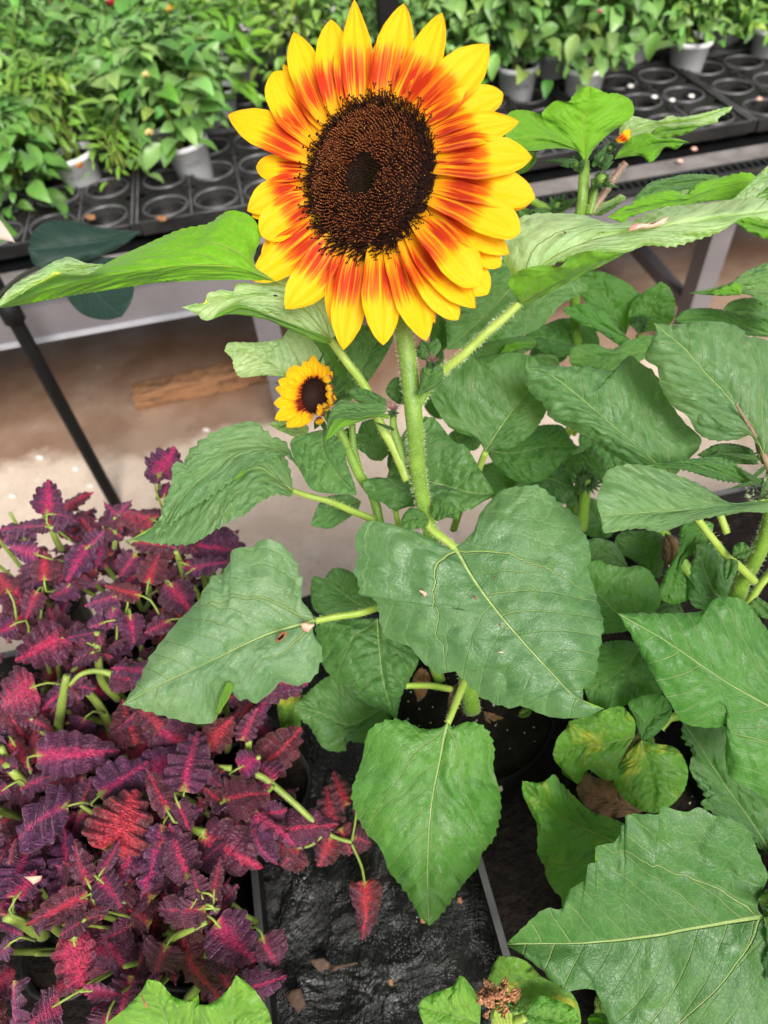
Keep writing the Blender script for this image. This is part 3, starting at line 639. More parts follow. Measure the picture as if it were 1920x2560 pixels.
def leaf(parent, t, mid, L, R, side='top', mat='leaf', cup=(0, 0), bow=.004, quilt=1.0, ruffle=.0025, teeth=16, tamp=.016, tint=(1, 1, 1), name='leaf', dz=0., wl=.0, fill=1.0):
    mid = [T(t, p) for p in mid]; L = [T(t, p) for p in L]; R = [T(t, p) for p in R]
    ds = [p[2] for p in mid if len(p) > 2]
    if len(ds) < len(mid): ds = list(np.interp(np.linspace(0, 1, len(mid)), np.linspace(0, 1, len(ds)), ds))
    mid = [(p[0], p[1], d + dz) for p, d in zip(mid, ds)]
    Lp = math.hypot(mid[0][0] - mid[-1][0], mid[0][1] - mid[-1][1])
    ns = int(np.clip(Lp / 4.2, 40, 150)); nh = int(np.clip(Lp / 18, 9, 24))
    m = resample(mid, ns); ph0 = random.uniform(0, 6)
    S_ = np.linspace(0, 1, ns); co = canon(ns); out = []; tau = np.linspace(0, 1, nh + 1)[1:]; tt = 1 - (1 - tau) ** 1.25
    dmean = m[:, 2].mean(); mpp = dmean / FPX
    rows = {}
    for sg, O, cp in ((-1, L, cup[0]), (1, R, cup[1])):
        o2 = resample([(p[0], p[1], 0) for p in [mid[0]] + list(O) + [mid[-1]]], ns)
        dep = m[:, 2].copy() - cp * np.sin(np.pi * np.clip(S_, 0, 1)) ** .7
        # custom depths on outline points
        if any(len(p) > 2 for p in O):
            pass
        # serration
        dirv = o2[:, :2] - m[:, :2]; ln_ = np.linalg.norm(dirv, axis=1, keepdims=True) + 1e-6
        tan = np.gradient(o2[:, :2], axis=0); nn = np.stack([tan[:, 1], -tan[:, 0]], 1); nn /= np.linalg.norm(nn, axis=1, keepdims=True) + 1e-9
        sgn = np.sign((nn * dirv).sum(1)); sgn[sgn == 0] = 1; sgn = np.sign(sgn.mean()) * np.ones(ns); nn = nn * sgn[:, None]
        phs = S_ * teeth * 1.35 + .35 * np.sin(S_ * 9 + ph0); fr = phs % 1; saw = np.where(fr < .8, (fr / .8) ** 1.2, (1 - fr) / .2) - .35
        amp = Lp * tamp * 1.5 * (.6 + .4 * np.sin(S_ * 17 + ph0 * 3)) * np.clip(np.minimum(S_ / .12, (1 - S_) / .06), 0, 1)
        o2[:, :2] += nn * (saw * amp)[:, None]
        o3 = np.c_[o2[:, :2], dep]
        o3[:, 2] += ruffle * np.sin(S_ * 2 * np.pi * 4.3 + ph0 + sg) * np.clip(np.minimum(S_, 1 - S_) * 8, 0, 1)
        for tv in tt:
            row = m * (1 - tv) + o3 * tv
            row[:, 2] = m[:, 2] * (1 - tv) + m[:, 2] * tv + (dep - m[:, 2]) * tv ** 1.6 + (o3[:, 2] - dep) * tv ** 3 - bow * 4 * tv * (1 - tv) * np.sin(np.pi * S_) ** .6
            rows[sg * tv] = (row, np.c_[sg * co[:, 0] * tv, S_ * (1 - tv) + co[:, 1] * tv])
    rows[0.0] = (m, np.c_[np.zeros(ns), S_])
    ks = sorted(rows); G = np.stack([rows[k][0] for k in ks], 1); UVs = np.stack([rows[k][1] for k in ks], 1)
    W = PV(G); du = np.gradient(W, axis=0); dvv = np.gradient(W, axis=1); nrm = np.cross(du, dvv); nrm /= np.linalg.norm(nrm, axis=-1, keepdims=True) + 1e-12
    vd = CAM - W
    flip = (nrm * vd).sum(-1).mean() < 0
    if flip: nrm = -nrm
    h = qheight(UVs[..., 0], UVs[..., 1], ph0); edge = np.abs(np.array(ks))[None, :]
    msk = np.clip((1 - edge) * 5, 0, 1) * np.clip(np.minimum(S_, 1 - S_) * 12, 0, 1)[:, None]
    W = W + nrm * ((h - .4) * msk * Lp * mpp * .0125 * quilt)[..., None]
    nc = len(ks); F = grid_faces(ns, nc)
    # grid_faces orientation: (i,j),(i+1,j),(i+1,k),(i,k) -> normal = du x dv ; flip so the wanted side looks at the viewer
    want_front = side == 'top'
    if flip == want_front: F = [f[::-1] for f in F]
    o = mesh_obj(name, W.reshape(-1, 3), F, MAT[mat], parent, uv=UVs.reshape(-1, 2))
    o.color = (*tint, 1); return o
def tubep(parent, t, pts, rad, mat='petiole', name='petiole', hairs=0, seg=12, hl=.0022, rib=.06, hm='hair', n=None):
    pts = [T(t, p) for p in pts]; W = np.array([P(*p) for p in pts]); n = n or max(8, int(len(pts) * 7))
    mb = MB(); mb.tube(W, rad, seg, n, rib=rib); o = mb.build(name, MAT[mat], parent)
    if hairs: hair(parent if 'category' in parent and name != 'petiole' else o, W, rad, hairs, hl, n, hm)
    return o
def hair(parent, W, rad, cnt, hl, n, hm='hair'):
    c = resample(np.c_[W, np.zeros(len(W))], max(n, 30))[:, :3]; k = len(c); rr = np.interp(np.linspace(0, 1, k), np.linspace(0, 1, len(np.atleast_1d(rad))), np.atleast_1d(rad))
    mb = MB()
    for _ in range(cnt):
        i = random.randrange(k - 1); f = random.random(); p = c[i] * (1 - f) + c[i + 1] * f; t = c[i + 1] - c[i]; t /= np.linalg.norm(t); v = rng.normal(size=3); v -= t * (v @ t); v /= np.linalg.norm(v)
        p0 = p + v * rr[i] * .98; d = v + t * random.uniform(-.9, .1) + rng.normal(size=3) * .25; d /= np.linalg.norm(d); l = hl * random.uniform(.5, 1.25)
        s = np.cross(d, CAM - p0); s /= np.linalg.norm(s); wd = .00008
        p1 = p0 + d * l * .6; p2 = p0 + (d + t * .25) * l
        s2 = np.cross(d, s) * wd * .8
        mb.add([p0 - s * wd, p0 + s * wd, p0 + s2, p1 - s * wd * .7, p1 + s * wd * .7, p1 + s2 * .7, p2], [(0, 1, 4, 3), (1, 2, 5, 4), (2, 0, 3, 5), (3, 4, 6), (4, 5, 6), (5, 3, 6)])
    o = mb.build('hairs', MAT[hm], parent, False); o['kind'] = 'stuff'; return o
def bract(parent, t, a, b_, wpx, d, mat='leaf', side='top', tint=(1, 1, 1), name='bract', bend=0):
    a = T(t, a); b_ = T(t, b_); dx, dy = b_[0] - a[0], b_[1] - a[1]; l = math.hypot(dx, dy); n = (-dy / l, dx / l)
    mids = [(a[0], a[1], d), (a[0] + dx * .5 + n[0] * bend, a[1] + dy * .5 + n[1] * bend, d - .004), (b_[0], b_[1], d)]
    L = [(a[0] + dx * s + n[0] * (bend * .8 + wpx * w_), a[1] + dy * s + n[1] * (bend * .8 + wpx * w_)) for s, w_ in ((.05, .3), (.3, .5), (.6, .36), (.85, .14))]
    R = [(a[0] + dx * s + n[0] * (bend * .8 - wpx * w_), a[1] + dy * s + n[1] * (bend * .8 - wpx * w_)) for s, w_ in ((.05, .3), (.3, .5), (.6, .36), (.85, .14))]
    return leaf(parent, 's', mids, L, R, side, mat, teeth=6, tamp=.012, ruffle=.0005, bow=.001, quilt=.5, tint=tint, name=name)

def black_pot(root, c, r=.075, h=.15, soil=True):
    mb = MB(); mb.lathe((c[0], c[1], c[2]), [(0, .001), (r * .8, 0), (r * .82, .004), (r, h - .012), (r * 1.01, h - .01), (r * 1.01, h - .002), (r * .99, h - .002), (r * .97, h - .018), (0, h - .018)], 36)
    mb.build('pot', MAT['nurserypot'], root)
    ns, nr = 28, 10; V = []
    for i in range(nr):
        for j in range(ns):
            rr = r * .965 * i / (nr - 1) + .0001; a = 2 * math.pi * j / ns; V.append((c[0] + rr * math.cos(a), c[1] + rr * math.sin(a), c[2] + h - .014 + random.uniform(-.003, .004)))
    mesh_obj('soil', V, grid_faces(nr, ns, 0, True), MAT['soil'], root)
    mb = MB()
    for _ in range(60):
        a = random.uniform(0, 6.28); rr = r * .9 * math.sqrt(random.random()); s = random.uniform(.0006, .0016)
        mb.box((c[0] + rr * math.cos(a), c[1] + rr * math.sin(a), c[2] + h - .009), (s, s * 1.3, s), random.uniform(0, 3), taper=.6)
    o = mb.build('perlite_grain', MAT['perlite'], root, False); o['kind'] = 'stuff'
#@@PLANTS
# ------------------------------------------------------------------ main sunflower
soilc = Q(1180, 1760, .80)
root = thing('sunflower', 'big red and yellow sunflower on a hairy stem standing in a black pot in front', 'sunflower', (soilc[0], soilc[1], .652))
black_pot(root, (soilc[0], soilc[1], .655), .085, .155)
stem_pts = [(930, 560, .50), (975, 700, .505), (1008, 830, .51), (1022, 930, .515), (1036, 1060, .525), (1044, 1180, .545), (1066, 1290, .565), (1100, 1420, .60), (1150, 1600, .65), (1180, 1775, .70)]
tubep(root, 's', stem_pts, [.0050, .0060, .0066, .0060, .0062, .0066, .0075, .0085], 'stem', 'stem', 3600, seg=18, hl=.0030, n=70)
# flower
FC = (920, 444); D0 = .47; TA = .50
def pd(u, v, k=1.0):
    x = (u - FC[0]) / FPX * D0; return D0 - TA * x * k + .10 * (v - FC[1]) / FPX * D0
PROF = {'p': ([0, .12, .3, .5, .66, .8, .9, .96, 1], [.46, .66, .88, 1.0, .96, .78, .50, .26, .02]),
        'r': ([0, .12, .3, .5, .66, .8, .9, .96, 1], [.46, .64, .86, .98, 1.0, .90, .70, .46, .08]),
        's': ([0, .12, .3, .5, .66, .8, .9, .96, 1], [.46, .66, .95, 1.0, .90, .62, .34, .17, .02])}
def petal(parent, base, tip, wpx, prof='p', layer=0., bend=0., curl=0., asym=0., mat='petal', dfun=None, notch=0, name='petal', ns=34, base_in=.0045):
    b_ = np.array(base, float); e = np.array(tip, float); l = np.linalg.norm(e - b_); ax = (e - b_) / l; n = np.array([-ax[1], ax[0]])
    nt_ = 17; V = []; UV = []; ph = random.uniform(0, 6); kk = random.uniform(.8, 1.2)
    df = dfun or (lambda u, v: pd(u, v))
    db = df(*b_) + base_in; de = df(*(b_ + (e - b_) * .6)) 
    for i in range(ns):
        s = i / (ns - 1); c = b_ + ax * l * s + n * bend * 4 * s * (1 - s)
        w_ = wpx * .5 * np.interp(s, *PROF[prof]) * (1 + .03 * math.sin(s * 14 + ph))
        for j in range(nt_):
            t = -1 + 2 * j / (nt_ - 1)
            u, v = c + n * w_ * (t + asym * (1 - t * t) * .3) + ax * (-.012 * l * abs(t) * math.sin(s * 3))
            mpp = D0 / FPX
            d = db + (de - db) * min(1, s / .6) + layer * min(1, s * 3.0) - curl * math.sin(math.pi * s * .8) * .012 + (.010 * curl) * s * s
            d -= -.0030 * (1 - t * t) * kk * (wpx / 80) * math.sin(math.pi * min(1, s * 1.1))          # channelled
            d += .00055 * math.cos(t * 9.4 + ph * .2) * math.sin(math.pi * s) ** .5 + .0008 * math.sin(s * 11 + ph + t * 2) * abs(t) ** 2
            V.append((u, v, d)); UV.append((s, t))
    W = PV(np.array(V)); F = grid_faces(ns, nt_)
    n0 = np.cross(W[F[0][1]] - W[F[0][0]], W[F[0][2]] - W[F[0][0]])
    if n0 @ (CAM - W[0]) < 0: F = [f[::-1] for f in F]
    return mesh_obj(name, W, F, MAT[mat], parent, uv=np.array(UV))
hc = P(*FC, D0)
head = bpy.data.objects.new('flower_head', None); COL.objects.link(head); head.parent = root; head['org'] = list(root['org']); head.empty_display_size = .01
def tp(t, *p): return T(t, p)
PET = [  # base, tip, width px, profile, layer (m), bend
 (tp('a', 1430, 1090), tp('a', 1392, -8), 70, 's', -.001, 0), (tp('a', 1215, 1150), tp('a', 1150, 200), 84, 'p', .002, -4), (tp('a', 1090, 1210), tp('a', 765, 330), 74, 'p', -.001, -8),
 (tp('a', 1000, 1250), tp('a', 655, 665), 44, 'p', .006, 0), (tp('a', 950, 1430), tp('a', 555, 745), 88, 'r', .001, -10), (tp('a', 900, 1600), tp('a', 82, 1188), 84, 'p', -.002, 8),
 (tp('a', 880, 1740), tp('a', 375, 1735), 60, 'r', .005, 0), (tp('c', 870, 20), tp('c', 283, 320), 76, 'p', .000, 8), (tp('c', 905, 120), tp('c', 330, 380), 70, 'p', .004, 10),
 (tp('c', 945, 200), tp('c', 425, 575), 86, 'r', -.003, 6), (tp('c', 1070, 450), tp('c', 338, 1048), 88, 'p', .000, -4), (tp('c', 950, 330), tp('c', 425, 800), 60, 'p', .007, 0),
 (tp('c', 1200, 620), tp('c', 680, 1338), 90, 'p', -.003, -12), (tp('c', 1290, 690), tp('c', 1215, 1600), 62, 'p', .007, 6),
 (tp('c', 1440, 720), tp('c', 1280, 1762), 78, 'p', .000, 4), (tp('d', 15, 700), tp('d', 35, 1713), 86, 'p', -.002, 0), (tp('d', 150, 680), tp('d', 482, 1668), 84, 'p', .000, -4),
 (tp('d', 220, 660), tp('d', 570, 1485), 46, 'p', .008, 0), (tp('d', 270, 610), tp('d', 805, 1450), 68, 'r', .004, 6), (tp('d', 350, 540), tp('d', 990, 1330), 76, 'p', .002, 6),
 (tp('d', 400, 480), tp('d', 1120, 1180), 84, 'r', .008, -6), (tp('d', 420, 400), tp('d', 1010, 1100), 92, 'r', -.005, -12), (tp('d', 470, 300), tp('d', 1340, 768), 74, 'p', .006, -10),
 (tp('d', 480, 330), tp('d', 1252, 895), 66, 'r', .009, -4), (tp('d', 510, 120), tp('d', 1450, 548), 94, 'r', -.004, -16), (tp('d', 540, 20), tp('d', 1605, 180), 88, 'r', .003, -14),
 (tp('d', 545, 60), tp('d', 1545, 250), 56, 'r', .007, 0), (tp('b', 530, 1640), tp('b', 1580, 1632), 100, 'p', -.001, -8), (tp('b', 450, 1480), tp('b', 1442, 1262), 74, 'p', .002, -10),
 (tp('b', 390, 1350), tp('b', 1275, 965), 84, 'r', .001, -10), (tp('b', 290, 1230), tp('b', 1132, 458), 104, 'p', .000, 4), (tp('b', 170, 1140), tp('b', 645, 130), 76, 'p', -.001, 8),
 (tp('b', 60, 1080), tp('b', 250, 35), 82, 'p', .000, -4), (tp('b', -20, 1060), tp('b', 150, 190), 66, 'p', .005, 0), (tp('b', 480, 1560), tp('b', 1300, 1500), 60, 'r', .008, 0),
 (tp('a', 1320, 1090), tp('a', 1300, 340), 60, 'p', .006, 0), (tp('b', 230, 1180), tp('b', 600, 700), 60, 'r', .007, 0), (tp('d', 440, 340), tp('d', 1050, 850), 70, 'r', .004, 0),
 (tp('c', 1350, 700), tp('c', 1330, 1400), 60, 'r', .009, 0), (tp('d', 80, 690), tp('d', 230, 1400), 60, 'r', .009, 0), (tp('a', 870, 1500), tp('a', 560, 1230), 50, 'r', .007, 0)]
for b_, e, w_, pr, ly, bd in PET:
    u0 = np.array(b_); c0 = np.array(FC); b2 = u0 + (c0 - u0) * .13
    petal(head, b2, e, w_ * 1.15, pr, ly, bd, random.uniform(.1, .7), random.uniform(-1.0, 1.0))
# disc: base dome + florets
e1 = P(FC[0] + 100, FC[1], pd(FC[0] + 100, FC[1])) - P(FC[0], FC[1], D0); e1 /= np.linalg.norm(e1)
e2 = P(FC[0], FC[1] - 100, pd(FC[0], FC[1] - 100)) - P(FC[0], FC[1], D0); e2 -= e1 * (e1 @ e2); e2 /= np.linalg.norm(e2)
en = np.cross(e1, e2)
RX = 161 / FPX * D0 * math.sqrt(1 + TA * TA) * 1.0; RY = 190 / FPX * D0
def dome(r): return .011 * (1 - r ** 2.2) - .006 * math.exp(-(r / .24) ** 2)
def dp(x, y, z): return hc + e1 * x * RX + e2 * y * RY + en * z
V = []; nr, ns = 20, 48
for i in range(nr):
    for j in range(ns):
        r = i / (nr - 1) * 1.0; a = 2 * math.pi * j / ns; V.append(dp(r * math.cos(a), r * math.sin(a), dome(r) - .0035))
mesh_obj('disc', V, grid_faces(nr, ns, 0, True), MAT['floret'], head)
def floret(mb, c, d, h, w_, tipr, m0, m1, split=False):
    d = d / np.linalg.norm(d); a = np.cross(d, [.3, .5, .8]); a /= np.linalg.norm(a); b_ = np.cross(d, a); V = []
    for z, r in ((-.2, .8), (.55, 1.0), (1, .55)):
        for k in range(5): th = 1.2566 * k; V.append(c + d * h * z + (a * math.cos(th) + b_ * math.sin(th)) * w_ * r)
    mb.add(V, grid_faces(3, 5, 0, True), m0)
    if tipr:
        for q_ in ((-1, 1) if split else (0,)):
            t = c + d * h * 1.05 + a * q_ * tipr * 1.1 + b_ * tipr * .4 * q_; V = [t + a * tipr, t - a * tipr, t + b_ * tipr, t - b_ * tipr, t + d * tipr * 1.3, t - d * tipr]
            mb.add(V, [(0, 2, 4), (2, 1, 4), (1, 3, 4), (3, 0, 4), (2, 0, 5), (1, 2, 5), (3, 1, 5), (0, 3, 5)], m1)
m1_, m2_, m3_ = MB(), MB(), MB(); NF = 2300
for k in range(NF):
    r = math.sqrt((k + .5) / NF) * 1.0; a = k * 2.399963; x, y = r * math.cos(a), r * math.sin(a)
    ang = math.atan2(y, x); j = rng.normal(size=3) * .10
    out_ = e1 * math.cos(a) + e2 * math.sin(a); c = dp(x, y, dome(r) - .002)
    if r < .26 + .02 * math.sin(5 * a) + random.uniform(-.02, .02): floret(m1_, c, en - out_ * .25 + j, .0020, .00045, .00022 if random.random() < .25 else 0, 0, 0)
    elif r < .84:
        lit = .5 + .5 * math.cos(ang - 2.2)  # lit upper-left side painted in by more red-brown and orange florets
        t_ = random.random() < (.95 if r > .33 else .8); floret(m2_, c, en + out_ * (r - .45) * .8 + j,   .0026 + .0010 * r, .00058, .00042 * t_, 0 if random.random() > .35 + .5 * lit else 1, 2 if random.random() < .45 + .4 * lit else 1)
    else:
        hh = .0050 + .0030 * random.random(); floret(m3_, c, en * 1.3 + out_ * (.2 + .5 * (r - .84) / .16) + j * 2.2, hh * .68, .00048, .00055, 0 if random.random() < .75 else 1, 0, True)
for k in range(90):
    a = random.uniform(0, 6.283); r = random.uniform(.97, 1.03); out_ = e1 * math.cos(a) + e2 * math.sin(a)
    floret(m3_, dp(r * math.cos(a), r * math.sin(a), 0), en * .8 + out_ * .9 + rng.normal(size=3) * .3, random.uniform(.004, .0085), .00040, .00070, 0, 0, True)
mp2 = MB()
for k in range(70):
    a = random.uniform(0, 6.283); rr_ = random.uniform(.3, 1.02); c = dp(rr_ * math.cos(a), rr_ * math.sin(a), dome(min(rr_, 1)) + .003); s_ = .00028
    mp2.box(c, (s_, s_, s_), a)
o = mp2.build('pollen', MAT['fl_yellow'], head, False); o['kind'] = 'stuff'
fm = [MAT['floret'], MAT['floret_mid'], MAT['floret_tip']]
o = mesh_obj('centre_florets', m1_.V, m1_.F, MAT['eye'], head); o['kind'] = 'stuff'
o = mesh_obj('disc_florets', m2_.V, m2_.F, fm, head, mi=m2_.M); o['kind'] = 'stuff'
o = mesh_obj('rim_florets', m3_.V, m3_.F, fm, head, mi=m3_.M); o['kind'] = 'stuff'
# green back of the head
mb = MB(); V = []
for i, (r, z) in enumerate(((1.05, -.006), (.95, -.018), (.6, -.03), (.2, -.036), (.05, -.037))):
    for j in range(32): a = 2 * math.pi * j / 32; V.append(dp(r * math.cos(a), r * math.sin(a), z))
mesh_obj('receptacle', V, grid_faces(5, 32, 0, True), MAT['stem'], head)
for k in range(16):
    a = 2 * math.pi * k / 16 + .2; c0 = dp(.95 * math.cos(a), .95 * math.sin(a), -.014); c1 = dp(1.45 * math.cos(a), 1.45 * math.sin(a), -.016)
    s = np.cross(en, c1 - c0); s /= np.linalg.norm(s); V = []; 
    for q_ in range(6):
        f_ = q_ / 5; wq = .011 * (1 - f_) ** .8 * (.6 + f_) + .0002
        for t in (-1, 0, 1): V.append(c0 + (c1 - c0) * f_ + s * wq * t + en * (-.002 * (1 - abs(t))))
    mesh_obj('bract', V, grid_faces(6, 3), MAT['stem'], head)

# leaves of the main plant
G0 = (1, 1, 1); PALE_SHEEN = (5.6, 2.95, 7.4); MID = (1.3, 1.25, 1.3); DK = (.75, .85, .7); LIME = (1.25, 1.25, .8)  # the pale tint paints the sky's sheen on waxy leaves into their colour
leaf(root, '3', [(1225, 125, .505), (1100, 74), (950, 42), (700, 50), (500, 80), (250, 130), (-8, 226, .44)],
     [(1150, 70), (1105, 45), (1098, 0), (1128, -95), (1085, -170), (1010, -197), (960, -182), (900, -140), (780, -115), (650, -60), (520, 0), (380, 65), (250, 62), (180, 105), (100, 160), (40, 195)],
     [(1110, 104), (950, 104), (700, 114), (500, 142), (250, 180), (120, 207)], 'under', cup=(-.03, -.02), bow=-.004, quilt=.5, tamp=.0035, teeth=30, tint=(1.2, 1.25, .8))
leaf(root, '3', [(455, 36, .447), (330, 60), (215, 100), (110, 150), (-10, 224, .437)], [(370, 30), (300, 5), (225, 28), (150, 75), (60, 125), (0, 190)], [(370, 82), (272, 76), (240, 50), (205, 92), (150, 122), (110, 152), (50, 190)], 'top', quilt=.3, tamp=.006, teeth=9, tint=PALE_SHEEN, name='leaf_fold')
leaf(root, '3', [(1429, 363, .53), (1293, 213), (1150, 168), (1000, 180), (900, 200), (783, 220, .50)],
     [(1462, 320), (1470, 240), (1400, 130), (1240, 92), (1130, 119), (1025, 117), (1015, 150), (960, 148), (900, 160), (893, 205), (840, 208)],
     [(1380, 347), (1250, 292), (1150, 252), (1040, 212), (960, 240), (905, 279), (870, 268), (840, 245)], 'top', cup=(0, .0), quilt=.35, tint=PALE_SHEEN, tamp=.008, teeth=12)
leaf(root, '3', [(1432, 375, .527), (1300, 318), (1180, 272), (1050, 233), (905, 279, .50)], [(1400, 345), (1250, 288), (1150, 250), (1040, 210), (960, 238)], [(1380, 372), (1250, 318), (1150, 275), (1050, 256), (970, 255)], 'under', quilt=.2, tamp=.004, teeth=6, name='leaf_fold', ruffle=.0006)
tubep(root, 's', [(827, 850, .53), (868, 906, .532), (914, 970, .54), (954, 1066, .548), (985, 1120, .552), (1020, 1200, .555)], [.0030, .0036, .0042], 'petiole', 'petiole', 160)
leaf(root, '3', [(1330, 580, .60), (1220, 500), (1140, 445), (1050, 415), (968, 410, .58)], [(1400, 480), (1370, 390), (1300, 320), (1250, 308), (1240, 345), (1180, 366), (1080, 374), (990, 374)], [(1290, 570), (1210, 523), (1130, 516), (1042, 524), (1012, 488), (1003, 445)], 'top', quilt=.5, tint=PALE_SHEEN, tamp=.01)
leaf(root, '3', [(1500, 640, .62), (1440, 480), (1380, 390), (1270, 300, .60)], [(1380, 560), (1290, 450), (1250, 380), (1250, 320)], [(1560, 560), (1540, 420), (1480, 300), (1380, 270)], 'top', quilt=1.2, tint=MID)
leaf(root, '3', [(1540, 560, .585), (1562, 480), (1605, 400), (1670, 320, .56)], [(1500, 520), (1475, 440), (1490, 350), (1560, 300)], [(1590, 540), (1640, 470), (1680, 400), (1700, 350)], 'top', quilt=1.0, tint=G0)
# left middle pair
leaf(root, '3', [(1268, 1015, .60), (1180, 950), (1110, 915), (960, 970), (800, 1090), (563, 1225, .575)],
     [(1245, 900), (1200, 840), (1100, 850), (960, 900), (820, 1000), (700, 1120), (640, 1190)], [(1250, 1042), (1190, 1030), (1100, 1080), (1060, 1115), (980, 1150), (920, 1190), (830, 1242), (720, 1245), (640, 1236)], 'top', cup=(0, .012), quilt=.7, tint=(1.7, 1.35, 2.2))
leaf(root, '3', [(1292, 918, .592), (1225, 850), (1110, 829), (990, 870), (870, 960), (770, 1070), (660, 1247, .562)],
     [(1262, 860), (1228, 800), (1170, 778), (1110, 720), (1050, 718), (950, 750), (880, 788), (812, 850), (800, 890), (748, 898), (740, 980), (712, 1060), (690, 1150)],
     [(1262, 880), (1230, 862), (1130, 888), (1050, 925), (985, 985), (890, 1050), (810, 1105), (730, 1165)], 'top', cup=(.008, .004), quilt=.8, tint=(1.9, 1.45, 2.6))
leaf(root, '3', [(1065, 915, .575), (1010, 940), (965, 990, .572)], [(1040, 912), (990, 930)], [(1050, 945), (1000, 975)], 'under', quilt=0, teeth=2, name='leaf_fold', ruffle=0, bow=.001)
leaf(root, '3', [(868, 1048, .57), (830, 1068), (800, 1106, .568)], [(850, 1046), (815, 1070)], [(850, 1068), (825, 1090)], 'under', quilt=0, teeth=2, name='leaf_fold', ruffle=0, bow=.001)
tubep(root, '3', [(1265, 1013, .60), (1330, 1035, .60), (1430, 1062, .605), (1520, 1100, .615), (1620, 1140, .62)], [.0024, .0034], 'petiole', 'petiole', 120)
leaf(root, '3', [(1390, 750, .545), (1400, 850), (1465, 950), (1542, 1033, .53)], [(1330, 765), (1258, 795), (1265, 860), (1300, 935), (1350, 1010), (1440, 1027)], [(1440, 765), (1485, 820), (1500, 900), (1530, 980)], 'top', tint=MID, quilt=.7, tamp=.006)
leaf(root, 's', [(968, 1026, .525), (900, 1030), (855, 1032), (828, 1052), (817, 1098, .51)], [(962, 1010), (930, 1008), (900, 1008), (858, 1000), (838, 1012), (822, 1038), (817, 1070)], [(955, 1036), (900, 1046), (865, 1046), (840, 1046), (830, 1062)], 'top', tint=(1.5, 1.35, 1.7), quilt=.6, tamp=.012)
leaf(root, 's', [(970, 1034, .522), (900, 1048), (850, 1052), (812, 1104, .508)], [(930, 1036), (880, 1044), (840, 1045), (822, 1066)], [(972, 1048), (945, 1042), (905, 1053), (866, 1067), (838, 1086)], 'under', quilt=.2, tamp=.004, name='leaf_fold', ruffle=.0006)
leaf(root, '3', [(1668, 668, .535), (1600, 612), (1508, 578, .53)], [(1665, 620), (1595, 580), (1545, 570)], [(1610, 662), (1545, 630), (1512, 600)], 'top', tint=MID, quilt=.5)
# behind the stem
leaf(root, 'e', [(110, 1700, .60), (300, 1668), (540, 1712), (740, 1760), (940, 1820), (1280, 1872, .575)],
     [(150, 1560), (240, 1300), (400, 1060), (570, 1030), (640, 1060), (750, 1200), (840, 1300), (940, 1330), (1010, 1420), (1090, 1560), (1200, 1740)],
     [(40, 1670), (-80, 1690), (-140, 1740), (-100, 1850), (0, 1930), (60, 1935), (200, 2030), (330, 1990), (560, 1985), (700, 2000), (830, 2030), (1000, 2020), (1140, 1930)], 'top', quilt=1.5, tint=(.95, .98, .9), tamp=.008)
tubep(root, 's', [(966, 1200, .60), (985, 1260, .61), (1000, 1330, .62), (1040, 1500, .66)], [.0022, .003], 'petiole')
tubep(root, 's', [(925, 1220, .62), (942, 1270, .625), (955, 1330, .63), (1010, 1480, .68), (1100, 1700, .72)], [.0042, .0058], 'stem', 'side_stem', 200)
tubep(root, 's', [(865, 1110, .60), (895, 1180, .61), (925, 1225, .62)], [.004, .0046], 'stem', 'side_stem', 150)
tubep(root, 's', [(880, 1060, .60), (884, 1120, .605), (900, 1180, .615)], [.003, .0034], 'stem', 'side_stem', 60)
leaf(root, '3', [(1560, 1060, .66), (1480, 1085), (1340, 1165, .64)], [(1500, 1030), (1400, 1045), (1365, 1100)], [(1540, 1105), (1470, 1155), (1420, 1178)], 'top', tint=(1.5, 1.35, 1.7), quilt=.6)
leaf(root, '3', [(1330, 770, .64), (1260, 740), (1160, 728, .63)], [(1330, 735), (1260, 712), (1190, 712)], [(1290, 785), (1220, 760)], 'top', tint=PALE_SHEEN, quilt=.2)
leaf(root, 'e', [(60, 1500, .64), (-60, 1300), (-150, 1080, .62)], [(-60, 1480), (-160, 1350), (-190, 1200)], [(140, 1400), (120, 1200), (20, 1050)], 'top', tint=G0, quilt=1)
leaf(root, 'e', [(160, 1640, .63), (230, 1440), (300, 1300, .61)], [(120, 1540), (140, 1400), (220, 1280)], [(240, 1640), (330, 1500), (360, 1360)], 'top', tint=DK, quilt=1)
leaf(root, '3', [(1600, 830, .62), (1560, 790), (1520, 770, .61)], [(1620, 800), (1580, 765)], [(1570, 850), (1530, 810)], 'top', tint=LIME, quilt=.5)
leaf(root, '3', [(1490, 860, .62), (1520, 800), (1500, 740, .61)], [(1460, 830), (1470, 770)], [(1540, 850), (1545, 790)], 'top', tint=LIME, quilt=.5)
